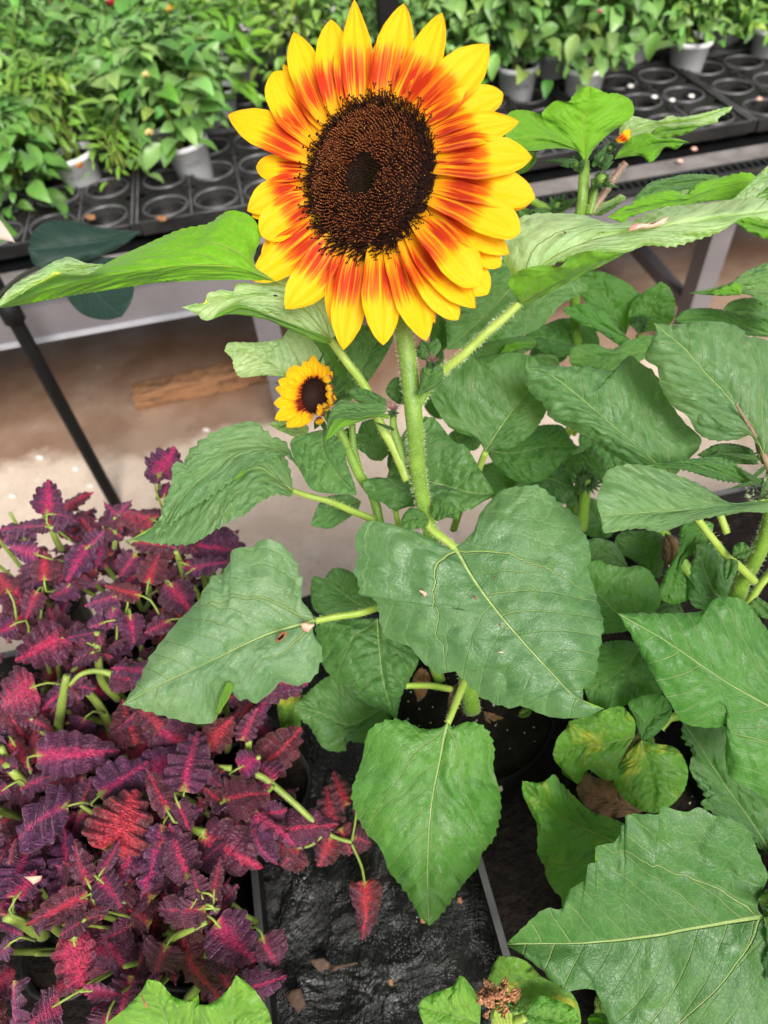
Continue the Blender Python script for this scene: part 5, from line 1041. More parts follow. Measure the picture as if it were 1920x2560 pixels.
bud(bp, 'f', (400, 880), 18, .70, (0, -1), 9, (.9, 1.1, .7)); tubep(bp, 'f', [(215, 830, .70), (280, 870, .705), (380, 910, .71), (520, 1000, .72)], [.004, .004], 'stem', 'side_stem', 50)
for a_, b_, w_ in (((370, 870), (340, 790), 10), ((400, 900), (540, 810), 22), ((360, 910), (200, 900), 16), ((430, 850), (440, 770), 9)): bract(bp, 'f', a_, b_, w_, .70, tint=LIME, name='leaf')
# right upper lime leaves
leaf(bp, 'f', [(1800, 690, .60), (1500, 760), (1300, 830), (1000, 880), (743, 947, .56)], [(1700, 640), (1450, 690), (1350, 730), (1290, 790), (1180, 762), (1000, 800), (900, 860), (830, 885)], [(1700, 805), (1450, 840), (1240, 870), (1050, 900), (890, 955), (850, 987)], 'under', tint=(1.1, 1.15, .8), quilt=.8, tamp=.008)
leaf(bp, 'f', [(1500, 700, .63), (1300, 705), (1100, 745), (912, 838, .61)], [(1500, 660), (1290, 650), (1190, 670), (1100, 690), (1030, 715), (960, 780)], [(1300, 770), (1200, 775), (1050, 810)], 'top', tint=(1.5, 1.35, 1.6), quilt=1, tamp=.012)
leaf(bp, 'f', [(1320, 760, .585), (1280, 800), (1245, 842, .58)], [(1290, 755), (1230, 770), (1215, 790)], [(1310, 790), (1280, 830)], 'top', tint=PALE_SHEEN, quilt=.2, name='leaf_fold')
leaf(bp, '2', [(1760, 740, .56), (1620, 790), (1500, 868, .54)], [(1700, 690), (1620, 750), (1550, 820)], [(1720, 850), (1620, 872)], 'top', tint=PALE_SHEEN, quilt=.3)
leaf(bp, '2', [(1760, 830, .553), (1680, 830), (1590, 862, .545)], [(1700, 790), (1640, 820)], [(1720, 870), (1650, 866)], 'under', quilt=.3)
leaf(bp, '2', [(1760, 1010, .54), (1640, 985), (1513, 958, .53)], [(1720, 985), (1630, 955), (1562, 926)], [(1720, 1050), (1640, 1030), (1570, 1000)], 'under', tint=(.9, 1, .8), quilt=.3)
# mid-distance leaves behind
MIDL = [
 ([(640, 20, .68), (520, 170), (400, 290), (272, 405, .66)], [(480, 20), (350, 120), (290, 230), (268, 290), (272, 350)], [(740, 60), (868, 120), (872, 152), (770, 205), (700, 285), (640, 328), (560, 350), (440, 372), (350, 396)], (1.35, 1.25, 1.4), .8, 'top'),
 ([(1045, 340, .78), (1000, 255), (950, 160), (880, 68, .75)], [(960, 300), (880, 220), (838, 130), (848, 85)], [(1065, 290), (1095, 230), (1112, 180), (1070, 130), (1000, 90), (930, 66)], (1.1, 1.25, .95), .5, 'top'),
 ([(1110, 335, .77), (1150, 240), (1196, 110, .74)], [(1060, 290), (1068, 210), (1130, 150)], [(1180, 315), (1240, 290), (1260, 210), (1236, 140)], (1.2, 1.3, 1), .5, 'top'),
 ([(1068, 365, .75), (960, 310), (860, 260), (770, 225, .74)], [(1000, 300), (950, 240), (870, 208)], [(1022, 388), (940, 335), (850, 295), (790, 252)], (1.1, 1.35, .75), .4, 'top'),
 ([(932, 400, .80), (800, 378), (700, 352), (605, 345, .79)], [(925, 345), (880, 290), (780, 268), (690, 298)], [(860, 412), (770, 436), (700, 422), (640, 380)], (.62, .85, .6), 1.2, 'top'),
 ([(1700, 350, .72), (1560, 310), (1400, 270), (1253, 275, .70)], [(1680, 270), (1560, 250), (1400, 225), (1300, 235)], [(1580, 345), (1400, 315), (1300, 298)], (1.0, 1.15, 1.0), .6, 'top'),
 ([(1760, 160, .64), (1600, 140), (1450, 150), (1313, 161, .62)], [(1720, 20), (1600, 50), (1530, 90), (1510, 110), (1420, 138)], [(1690, 225), (1610, 202), (1600, 178), (1540, 162), (1430, 170)], (1.9, 1.5, 1.9), .5, 'top'),
 ([(1545, 168, .617), (1490, 155), (1400, 162, .615)], [(1540, 120), (1500, 118), (1450, 140)], [(1510, 170), (1450, 172)], (1, 1.1, .8), .2, 'under'),
 ([(1760, 250, .68), (1600, 230), (1465, 230, .67)], [(1700, 190), (1580, 180), (1500, 195)], [(1700, 300), (1600, 262), (1520, 250)], (1.6, 1.4, 1.7), .6, 'top'),
 ([(1180, 400, .74), (1000, 430), (800, 445, .72)], [(1170, 345), (1060, 362), (985, 402), (905, 380), (812, 396)], [(1080, 470), (960, 495), (870, 485), (810, 470)], (1.5, 1.45, 1.3), .9, 'top'),
 ([(660, 370, .78), (520, 405), (360, 440, .76)], [(620, 345), (500, 350), (400, 390)], [(640, 400), (560, 440), (440, 470)], (1.2, 1.15, 1.2), .8, 'top'),
 ([(660, 380, .76), (560, 395), (500, 420, .755)], [(620, 370), (540, 375)], [(620, 395), (550, 415)], (1, 1.1, .8), .2, 'under'),
 ([(230, 420, .72), (250, 330), (240, 250, .71)], [(200, 400), (205, 300)], [(272, 390), (275, 300)], (1.0, 1.1, .9), .6, 'top'),
 ([(760, 470, .74), (700, 450), (610, 455, .73)], [(740, 430), (660, 425)], [(740, 500), (660, 480)], (1.4, 1.3, 1.4), .5, 'top'),
 ([(440, 840, .70), (560, 850), (700, 820), (835, 828, .69)], [(500, 800), (640, 740), (760, 730), (800, 780)], [(500, 930), (600, 980), (700, 960), (780, 880)], (.75, .95, .65), .8, 'top'),
 ([(380, 760, .72), (330, 790), (272, 790, .71)], [(350, 740), (290, 760)], [(420, 800), (390, 840), (310, 830)], (1.1, 1.1, 1.1), .5, 'top'),
 ([(960, 930, .74), (900, 900), (860, 860, .73)], [(950, 880), (900, 845)], [(920, 950), (870, 900)], (1, 1.15, .8), .5, 'top'),
 ([(560, 1000, .80), (700, 960), (830, 1010, .79)], [(600, 900), (760, 890)], [(620, 1080), (760, 1080)], (.45, .65, .4), .8, 'top'),
 ([(300, 700, .80), (220, 600), (180, 560, .79)], [(220, 700), (170, 640)], [(300, 620), (260, 560)], (.8, .95, .7), .8, 'top'),
 ([(200, 560, .74), (225, 420), (215, 330, .73)], [(180, 500), (190, 400)], [(250, 500), (255, 400)], (.8, .95, .7), .8, 'top'),
]
mp_ = plant('sunflower_plant', 'leafy sunflower plant with spiky green bud in the gap between the front stems', (.20, .515))
tubep(mp_, 's', [(1460, 1160, .80), (1440, 1240, .82), ft(mp_)], [.0055, .007], 'stem', 'stem', 120, seg=12)
for md, L_, R_, tn, ql, sd_ in MIDL: leaf(mp_, '4', md, L_, R_, sd_, quilt=ql, tint=tn, tamp=.008)
leaf(mp_, '4', [(437, 848, .64), (500, 748), (560, 662), (615, 595), (690, 520, .62)], [(400, 790), (290, 745), (225, 660), (198, 590), (240, 540), (310, 462), (372, 425), (400, 440), (450, 465), (515, 422), (580, 420), (650, 440)], [(500, 832), (560, 825), (640, 765), (692, 690), (715, 630), (730, 560)], 'top', quilt=1.9, tint=(1.1, 1.05, 1.15), tamp=.008)
tubep(mp_, '4', [(437, 846, .64), (420, 890, .65), (390, 970, .67), (340, 1060, .70), (300, 1180, .74)], [.0030, .0040], 'petiole', 'petiole', 60)
for dx in range(3): tubep(mp_, '4', [(760 + dx * 30, 790 - dx * 10, .80), (800 + dx * 20, 740, .79)], [.003, .003], 'petiole', 'petiole')
for md, L_, R_ in (([(700, 900, .86), (820, 880), (950, 930, .85)], [(760, 830), (880, 830)], [(760, 960), (880, 980)]), ([(1000, 1180, .84), (900, 1120), (780, 1100, .85)], [(960, 1080), (860, 1040)], [(960, 1220), (840, 1190)]),
                   ([(980, 880, .88), (1080, 900), (1180, 980, .86)], [(1020, 840), (1130, 870)], [(1040, 960), (1120, 1010)]), ([(560, 1060, .84), (520, 950), (430, 900, .83)], [(470, 1050), (420, 980)], [(600, 980), (520, 890)]),
                   ([(880, 700, .86), (960, 820), (1000, 930, .85)], [(840, 800), (900, 900)], [(980, 740), (1030, 850)]), ([(620, 480, .86), (700, 420), (800, 400, .85)], [(640, 400), (720, 370)], [(690, 480), (780, 450)])):
    leaf(mp_, '4', md, L_, R_, 'top', quilt=1.2, tint=(.8, .95, .75), tamp=.01)
bud(mp_, '4', (880, 975), 24, .78, (0, -.4), 22, (.6, .9, .45))
for k in range(16):
    a = 2 * math.pi * k / 16; bract(mp_, '4', (880 + 10 * math.cos(a), 985 + 8 * math.sin(a)), (880 + 80 * math.cos(a), 975 + 62 * math.sin(a)), 8, .775, tint=(.75, .9, .5))
tubep(mp_, '4', [(870, 1000, .785), (860, 1080, .80), (850, 1180, .82)], [.006, .007], 'stem', 'side_stem', 30)
leaf(mp_, '4', [(800, 860, .79), (860, 900), (915, 850, .785)], [(790, 900), (850, 950)], [(850, 850), (900, 820)], 'top', tint=(.9, 1, .6), quilt=.8)
leaf(mp_, '4', [(960, 900, .79), (900, 880), (920, 960, .785)], [(930, 870), (890, 910)], [(980, 960), (950, 990)], 'top', tint=(.8, 1, .6), quilt=.8)
for a_, b_, c_ in (((780, 1060), (860, 1040), .8), ((1000, 1090), (930, 1050), .8), ((760, 1000), (730, 1060), .8)):
    bract(mp_, '4', a_, b_, 36, c_, tint=(.5, .7, .4), name='leaf')
bud(mp_, '4', (1110, 310), 20, .745, (0, -.8), 14, (1, 1.15, .8))
for k in range(14): bract(mp_, '4', (1110 + random.uniform(-25, 25), 330), (1110 + random.uniform(-60, 60), 255 + random.uniform(-10, 30)), 3.5, .742, tint=(1.2, 1.3, .9))
tubep(mp_, '4', [(1110, 340, .76), (1090, 420, .77), (1070, 520, .80)], [.005, .006], 'stem', 'side_stem', 30)

# bottom right giant leaf and its plant
gp = plant('sunflower_plant', 'sunflower plant with the huge dark leaf filling the bottom right corner', (.345, .085))
tubep(gp, 's', [(1930, 2260, .50), (1940, 2300, .54), ft(gp)], [.005, .007], 'stem', 'stem', 60)
leaf(gp, '8', [(1640, 642, .50), (1350, 692), (1120, 732), (950, 752), (750, 760), (525, 762, .53)],
     [(1615, 610), (1622, 560), (1659, 470), (1640, 420), (1602, 330), (1570, 262), (1500, 222), (1420, 202), (1362, 170), (1300, 190), (1200, 166), (1190, 198), (1140, 200), (1050, 202), (1050, 240), (1030, 250), (1000, 318), (916, 340), (922, 400), (880, 420), (870, 480), (800, 530), (770, 608), (692, 610), (590, 700)],
     [(1700, 720), (1800, 850), (1780, 1050), (1650, 1250), (1400, 1350), (1150, 1280), (1000, 1130), (960, 1070), (950, 1020), (915, 962), (850, 955), (785, 968), (765, 940), (715, 925), (700, 890), (630, 830)],
     'top', quilt=.75, tint=(.95, 1.05, 1.0), tamp=.004, teeth=26, cup=(.02, .02), bow=.006)
leaf(gp, '8', [(1640, 642, .498), (1700, 800), (1760, 1000, .49)], [(1690, 650), (1800, 750)], [(1650, 760), (1640, 900)], 'top', tint=(1, 1.1, 1), quilt=.6)
bud(gp, '8', (1650, 575), 26, .49, (.1, -.2), 16, (1, 1.15, .6))
bract(gp, '8', (1659, 690), (1630, 660), 8, .49, tint=LIME)
# yellowing plant in the middle right
yp = plant('sunflower_plant', 'yellowing sunflower plant with one withered brown leaf under the big leaves', (.212, .215), .066)
tubep(yp, 's', [(1608, 1835, .655), (1618, 1860, .67), ft(yp)], [.005, .006], 'stem', 'stem', 60)
tubep(yp, '6', [(1120, 960, .655), (1140, 990, .665)], [.0055, .006], 'stem', 'stem', 60)
tubep(yp, '6', [(1105, 960, .640), (1060, 1010, .645), (1020, 1090, .645)], [.0016, .0030], 'purplestem', 'petiole', 30)
tubep(yp, '6', [(1190, 930, .635), (1230, 890, .635), (1290, 880, .635)], [.0044, .0036], 'petiole', 'petiole', 30)
leaf(yp, '6', [(1082, 972, .625), (980, 1000), (860, 1015), (728, 1045, .610)], [(1086, 910), (1060, 870), (1020, 840), (940, 860), (850, 890), (800, 905), (790, 930), (748, 980)], [(1042, 1035), (1012, 1100), (1000, 1150), (950, 1156), (880, 1112), (850, 1165), (825, 1170), (800, 1140), (745, 1085)], 'top', mat='leaf_yellow', quilt=2.4, tint=(.95, 1.05, 1), tamp=.010)
leaf(yp, '6', [(1112, 985, .625), (1140, 1080), (1160, 1200), (1165, 1302, .615)], [(1062, 1030), (1012, 1110), (995, 1180), (1040, 1240), (1100, 1285)], [(1180, 1002), (1260, 1020), (1310, 1100), (1305, 1180), (1260, 1250), (1200, 1292)], 'top', mat='leaf_yellow', quilt=2.4, tint=(.9, 1.0, 1), tamp=.010)
leaf(yp, '6', [(1110, 990, .630), (1150, 900), (1245, 848, .625)], [(1085, 900), (1055, 830), (1100, 800), (1200, 788)], [(1170, 965), (1232, 900)], 'top', tint=(.8, 1.1, .6), quilt=1.1)
leaf(yp, '8', [(1115, 190, .655), (1000, 150), (830, 90, .645)], [(1060, 90), (1000, 20), (940, 45), (880, 30), (845, 50)], [(1060, 205), (980, 216), (900, 190), (850, 140)], 'top', mat='leaf_dead', quilt=2.2, tamp=.01, ruffle=.006)
leaf(yp, '8', [(1065, 350, .605), (1010, 325), (900, 280), (790, 222), (690, 150), (597, 56, .585)], [(1060, 280), (1040, 242), (980, 217), (900, 190), (830, 130), (760, 60), (735, 28), (680, 62)], [(1000, 420), (900, 520), (780, 600), (766, 560), (735, 530), (700, 470), (692, 420), (665, 370), (662, 250), (640, 200), (600, 112)], 'top', mat='leaf_yellow', quilt=2.2, tint=(.72, .95, .8), tamp=.008)
leaf(yp, '8', [(870, 60, .665), (810, 30), (780, -40, .655)], [(830, 60), (770, 20)], [(880, 20), (830, -40)], 'top', mat='leaf_yellow', quilt=.8, tint=(.8, 1, 1))
# bottom yellow plant with dried head
dp_ = plant('sunflower_plant', 'short yellow green plant with a dried brown flower head at the bottom edge', (.205, .035), .058, .10)
leaf(dp_, '8', [(640, 1090, .52), (590, 980), (540, 900), (498, 812, .51)], [(560, 1090), (480, 985), (442, 950), (468, 860)], [(830, 1125), (844, 1040), (800, 960), (740, 930), (680, 900), (620, 840), (560, 815)], 'top', mat='leaf_yellow', quilt=.7, tint=(1.1, 1.0, 1), tamp=.004)
leaf(dp_, '8', [(415, 1106, .49), (300, 1068), (200, 1045), (148, 1030, .49)], [(415, 1010), (375, 940), (330, 896), (300, 940), (210, 975), (165, 1000)], [(380, 1200), (280, 1200), (200, 1150), (160, 1080)], 'top', mat='leaf', tint=(2.6, 2.2, .9), quilt=.5, tamp=.004)
leaf(dp_, '8', [(600, 1075, .50), (640, 1068), (740, 1082), (846, 1092, .49)], [(635, 1015), (670, 984), (740, 1000), (815, 1032)], [(640, 1130), (740, 1200), (820, 1180)], 'top', tint=(2.0, 1.9, .9), quilt=.5, tamp=.004)
tubep(dp_, '8', [(610, 1078, .495), (560, 1100, .50), (530, 1150, .51)], [.0028, .0035], 'petiole', 'petiole', 60)
tubep(dp_, '8', [(500, 1050, .485), (490, 1080, .49), (540, 1160, .51), (560, 1250, .52)], [.005, .006], 'petiole', 'stem', 160)
MAT['dryhead'] = plain('dry_straw_brown', (.50, .25, .11), .7, 120, .45, .0004, 300, col2=(.24, .09, .05))
for k in range(64):
    a = random.uniform(0, 6.28); r_ = random.random() ** .6; cx, cy = 490 + 72 * r_ * math.cos(a), 1010 + 70 * r_ * math.sin(a)
    bract(dp_, '8', (cx, cy), (cx + 34 * math.cos(a) + random.uniform(-12, 12), cy + 34 * math.sin(a) * .6 - 22 + random.uniform(-10, 10)), random.uniform(12, 19), .470 - .012 * (1 - r_), mat='dryhead', name='dry_floret')
bud(dp_, '8', (568, 1040), 19, .466, (0, -.9), 10, (1.6, 1.7, .9))
for k in range(5): tubep(dp_, '8', [(500 + k * 8, 1020 + k * 6, .475), (480 + k * 16, 1060, .47), (500 + k * 12, 1110, .485)], [.0014, .001], 'petiole', 'dry_filament')
leaf(dp_, '8', [(960, 1120, .55), (930, 1040), (915, 985, .55)], [(915, 1080), (908, 1010)], [(990, 1100), (950, 1020)], 'top', mat='leaf_yellow', tint=(1.2, .9, 1))
leaf(dp_, '8', [(980, 1120, .51), (930, 1080), (880, 1080, .545)], [(950, 1060), (900, 1064)], [(960, 1130), (890, 1110)], 'top', tint=(1, 1.2, .8))
# bottom left lime leaves
lp = plant('sunflower_plant', 'young sunflower plant whose two lime leaf tips poke up at the bottom left edge', (-.187, .005), .065)
leaf(lp, '7', [(800, 1400, .52), (760, 1200), (700, 1050), (638, 912, .50)], [(560, 1350), (440, 1250), (440, 1130), (540, 1040), (610, 965)], [(870, 1300), (860, 1100), (858, 980), (835, 1008), (750, 988), (690, 925)], 'top', tint=(2.6, 2.2, .9), quilt=.8, tamp=.006)
leaf(lp, '7', [(900, 1400, .51), (960, 1200), (1000, 1020), (1020, 893, .50)], [(840, 1300), (835, 1100), (850, 1030), (900, 1022), (940, 1000), (990, 950)], [(1050, 1350), (1170, 1200), (1166, 1070), (1122, 990), (1080, 940)], 'top', tint=(2.6, 2.2, .9), quilt=.8, tamp=.006)
scrap('leaf_hole_rim', '7', [(608, 970), (616, 985), (622, 1000), (636, 1020), (642, 1036), (628, 1034), (620, 1012), (612, 996)], .4905, 'debris', 'brown insect hole edge on the left lime leaf tip', 'leaf spot')
MAT['dkstem'] = plain('dark_stem', (.03, .035, .02), .7)
# rubber plant leaves at the left
fo = Q(60, 900, 0); fo = np.array([fo[0] - .25, fo[1] - .1, 0])
fp = thing('rubber_plant', 'dark blue green rubber plant leaves behind the large backlit leaf at left', 'plant', tuple(fo))
leaf(fp, 's', [(352, 578, 1.0), (270, 600), (170, 615), (70, 625, .94)], [(300, 575), (250, 568), (190, 556), (130, 552), (85, 575)], [(310, 612), (250, 640), (160, 668), (90, 665)], 'top', mat='ficus', quilt=.15, teeth=1, tamp=0, ruffle=.002, tint=(.9, .9, .9))
leaf(fp, 's', [(180, 640, 1.0), (215, 700), (250, 745), (305, 792, .95)], [(150, 690), (165, 740), (205, 785), (262, 800)], [(320, 650), (335, 700), (330, 750)], 'top', mat='ficus', quilt=.15, teeth=1, tamp=0, ruffle=.002, tint=(.9, .9, .9))
tubep(fp, 's', [(200, 640, 1.0), (120, 660, 1.02), (40, 700, 1.05), (-60, 800, 1.1)], [.0025, .004], 'dkstem', 'branch')
W = P(-60, 800, 1.1); mb = MB(); mb.tube([W, (W + fo) / 2 + np.array([-.03, 0, 0]), fo + np.array([0, 0, .02])], [.007, .012], 10, 10); mb.build('stem', MAT['cstem'], fp)
mb = MB(); mb.lathe((fo[0], fo[1], 0), [(0, .001), (.10, .0), (.13, .22), (.14, .22), (.14, .24), (.125, .24), (.12, .21), (0, .21)], 28); mb.build('pot', MAT['tray'], fp)
# cream card at left
scrap('plant_label', '1', [(-20, 930), (0, 950), (38, 1000), (66, 1048), (40, 1042), (-20, 1030)], .8, 'tagw', 'cream plastic card corner jutting in at the left edge', 'plant label', thick=.002)
scrap('plant_label', '8', [(468, -10), (484, -10), (514, 96), (500, 106)], .70, 'tagw', 'white plant label stuck in the pot right of the front leaf', 'plant label', thick=.001)

# ------------------------------------------------------------------ near bench trays, coleus
def near_tray(x0, y0, x1, y1, label):
    c = nl((x0 + x1) / 2, (y0 + y1) / 2, .652); t = thing('nursery_tray', label, 'tray', tuple(c), 'black trays on the near bench'); t['org'] = [0., 0., 0.]; t.rotation_euler.z = A10
    w_, h_ = x1 - x0, y1 - y0
    mb = MB(); mb.box((0, 0, .004), (w_ - .012, h_ - .012, .004)); mb.build('tray_base', MAT['soil'], t, False)
    mb = MB()
    for s in (-1, 1): mb.box((s * w_ / 2, 0, .025), (.004, h_, .05)); mb.box((0, s * h_ / 2, .025), (w_ - .005, .004, .05))
    mb.build('tray_wall', MAT['tray'], t, False)
    mb = MB()
    for s in (-1, 1): mb.box((s * (w_ / 2 + .002), 0, .053), (.007, h_ + .010, .004)); mb.box((0, s * (h_ / 2 + .002), .053), (w_ - .004, .007, .004))
    mb.build('tray_rim', MAT['tray_edge'], t, False)
def relnb(p): r_ = p - NO; return r_ @ EX, r_ @ EY
ex_, ey_ = relnb(Q(640, 2250, .70)); near_tray(ex_ - .62, -1.0, ex_, -.03, 'shallow black tray holding the red coleus, its rim shining at the right')
tx, ty = relnb(Q(1230, 2250, .70)); near_tray(tx, -1.0, tx + .95, -.02, 'shallow black tray under the sunflower pots, its rim crossing below the front leaf')
# coleus leaf meshes
def coleus_mesh(seed, curve, wide=1.0, lobes=5, tip=0., depth_=.085, fold=.25):
    r = random.Random(seed * 7 + 3); ns, nh = 91, 10; V = []; UV = []; E2 = []; ph = r.uniform(0, 6)
    kx = [0, .03, .12, .28, .48, .68, .84, 1]; ky = [0, .13, .29, .37, .35, .24, .11 - tip * .02, 0]
    sides = {}
    for sg in (-1, 1):
        s = np.linspace(0, 1, ns); bx = np.interp(s, kx, ky) * wide; k = 5
        bx = np.convolve(np.pad(bx, k, mode='edge'), np.ones(2 * k + 1) / (2 * k + 1), 'valid'); bx[0] = bx[-1] = 0
        by = s - .07 * np.sin(np.pi * np.clip(s * 1.4, 0, 1)) * (s < .72)
        tx, ty = np.gradient(bx), np.gradient(by); l = np.hypot(tx, ty); nx_, ny_ = ty / l, -tx / l
        sw = np.clip(s + .012 * np.sin(s * 19 + ph * sg), 0, 1); f = sw ** .92 * (lobes + .5) + (.25 if sg > 0 else 0); fr = f % 1; idx = f.astype(int)
        ra = np.array([r.uniform(.7, 1.3) for _ in range(lobes + 3)])[idx]; rz = np.array([r.uniform(-1, 1) for _ in range(lobes + 3)])[idx]
        lob = np.abs(np.sin(np.pi * fr)) ** .55; fade = np.clip(np.minimum(s / .06, (1 - s) / (.10 + tip * .2)), 0, 1)
        amp = depth_ * ra * fade * (1 - .45 * s)
        sides[sg] = (bx + nx_ * lob * amp, by + ny_ * lob * amp + .035 * lob * fade, f, lob, rz, fade)
    for i in range(ns):
        s = i / (ns - 1)
        for j in range(-nh, nh + 1):
            t = j / nh; sg = 1 if t >= 0 else -1; X, Y, f, lob, rz, fade = (a_[i] if hasattr(a_, '__len__') else a_ for a_ in sides[sg]); at = abs(t); u = 1 - (1 - at) ** 1.2
            x = sg * X * u; y = s * (1 - u) + Y * u
            z = curve * (-(s ** 2) * .5 + .12 * s) - fold * abs(x) ** 1.3 * 1.2
            z += u ** 2 * fade * (.095 * rz * lob + .045 * math.sin(2 * math.pi * f + ph)) + .022 * lob * u * (1 - u) * 4 * fade + .03 * math.sin(s * 6 + ph) * (u * sg)
            z += .007 * math.sin(x * 60 + ph) * math.sin(y * 52 + 2 * math.sin(x * 31 + ph))
            V.append((x, y, z)); UV.append((x, s)); E2.append((at, f))
    me = bpy.data.meshes.new('coleus_leaf'); F = grid_faces(ns, 2 * nh + 1); F = [f[::-1] for f in F]; me.from_pydata(V, [], F); me.materials.append(MAT['coleus']); me.polygons.foreach_set('use_smooth', [True] * len(F))
    vi = np.empty(len(me.loops), int); me.loops.foreach_get('vertex_index', vi)
    for nm, arr in (('leafuv', UV), ('edgeuv', E2)):
        l = me.uv_layers.new(name=nm); l.data.foreach_set('uv', np.array(arr)[vi].ravel())
    me.update(); n = me.polygons[len(F) // 2].normal
    if n.z < 0: me.flip_normals()
    return me
CM = [coleus_mesh(0, .25, 1.0, 6, 0, .10, .2), coleus_mesh(1, .8, 1.1, 5, 0, .11, .35), coleus_mesh(2, 1.5, .9, 5, 1, .10, .5), coleus_mesh(3, -.5, 1.0, 6, 0, .09, -.2),
      coleus_mesh(4, .5, .62, 5, 1, .12, .6), coleus_mesh(5, 1.1, 1.25, 6, 0, .10, .1), coleus_mesh(6, .3, .8, 4, 1, .13, .3), coleus_mesh(7, -.9, .9, 5, 1, .11, .5)]
BENCH = .655
crow = []
clab = ['coleus at the back left of the tray with magenta centres', 'coleus at the back of the tray beside the black pole foot', 'coleus at the back right corner, partly under the pale sunflower leaf', 'coleus at the left edge with the bright pink leaf and thick green stalk',
        'coleus in the middle of the tray with dark purple leaves', 'coleus near the wide left sunflower leaf with an upright narrow leaf', 'coleus at the lower left edge of the frame', 'coleus with the hot pink hearted leaf', 'coleus at the right tray rim with broad dark leaves',
        'coleus in the bottom left corner with a curled pink leaf', 'coleus at the bottom centre of the tray behind the lime leaf tips', 'leggy coleus leaning right over the black cloth with drooping dark leaves']
cpos = [(60, 1420), (290, 1430), (470, 1440), (60, 1720), (270, 1700), (500, 1720), (50, 2000), (270, 1990), (520, 2000), (90, 2330), (420, 2300), (640, 1900)]
for i, (u, v) in enumerate(cpos):
    p = Q(u, v, .80); t = thing('coleus', clab[i], 'coleus', (p[0], p[1], BENCH), 'red and purple coleus in the tray'); crow.append(t)
    mb = MB(); mb.lathe((p[0], p[1], BENCH), [(0, .001), (.035, .0), (.045, .07), (.047, .07), (.047, .076), (.043, .076), (.042, .068), (0, .068)], 20); mb.build('pot', MAT['tray'], t)
    mb = MB(); mb.lathe((p[0], p[1], BENCH + .0685), [(0, 0), (.041, 0)], 16); mb.build('soil', MAT['soil'], t)
def near_root(w_):
    return min(crow, key=lambda t: (t.location.x - w_[0]) ** 2 + (t.location.y - w_[1]) ** 2)
def put_leaf(bw, tw, wid, var=0, heat=1., hue=.5, gb=1.0, upn=None, roll=0, root_=None):
    """coleus leaf from base to tip in the world, width in metres"""
    bw = np.array(bw); tw = np.array(tw); y = tw - bw; l = np.linalg.norm(y); y /= l
    up = np.array(upn if upn is not None else (CAM - bw)); up = up / np.linalg.norm(up) * .6 + np.array([0, 0, .5]); x = np.cross(y, up); x /= np.linalg.norm(x); z = np.cross(x, y)
    if roll: x, z = x * math.cos(roll) + z * math.sin(roll), z * math.cos(roll) - x * math.sin(roll)
    r_ = root_ or near_root(bw); o = bpy.data.objects.new('leaf', CM[var]); COL.objects.link(o); o.parent = r_
    b2 = bw - np.array(r_.location); sx = wid / .88
    o.matrix_local = Matrix(((x[0] * sx, y[0] * l, z[0] * l * 1.05, b2[0]), (x[1] * sx, y[1] * l, z[1] * l * 1.05, b2[1]), (x[2] * sx, y[2] * l, z[2] * l * 1.05, b2[2]), (0, 0, 0, 1)))
    o.color = (heat, hue, gb, 1); return o
def up_plane(u, v, z): w_ = Q(u, v, z); return w_
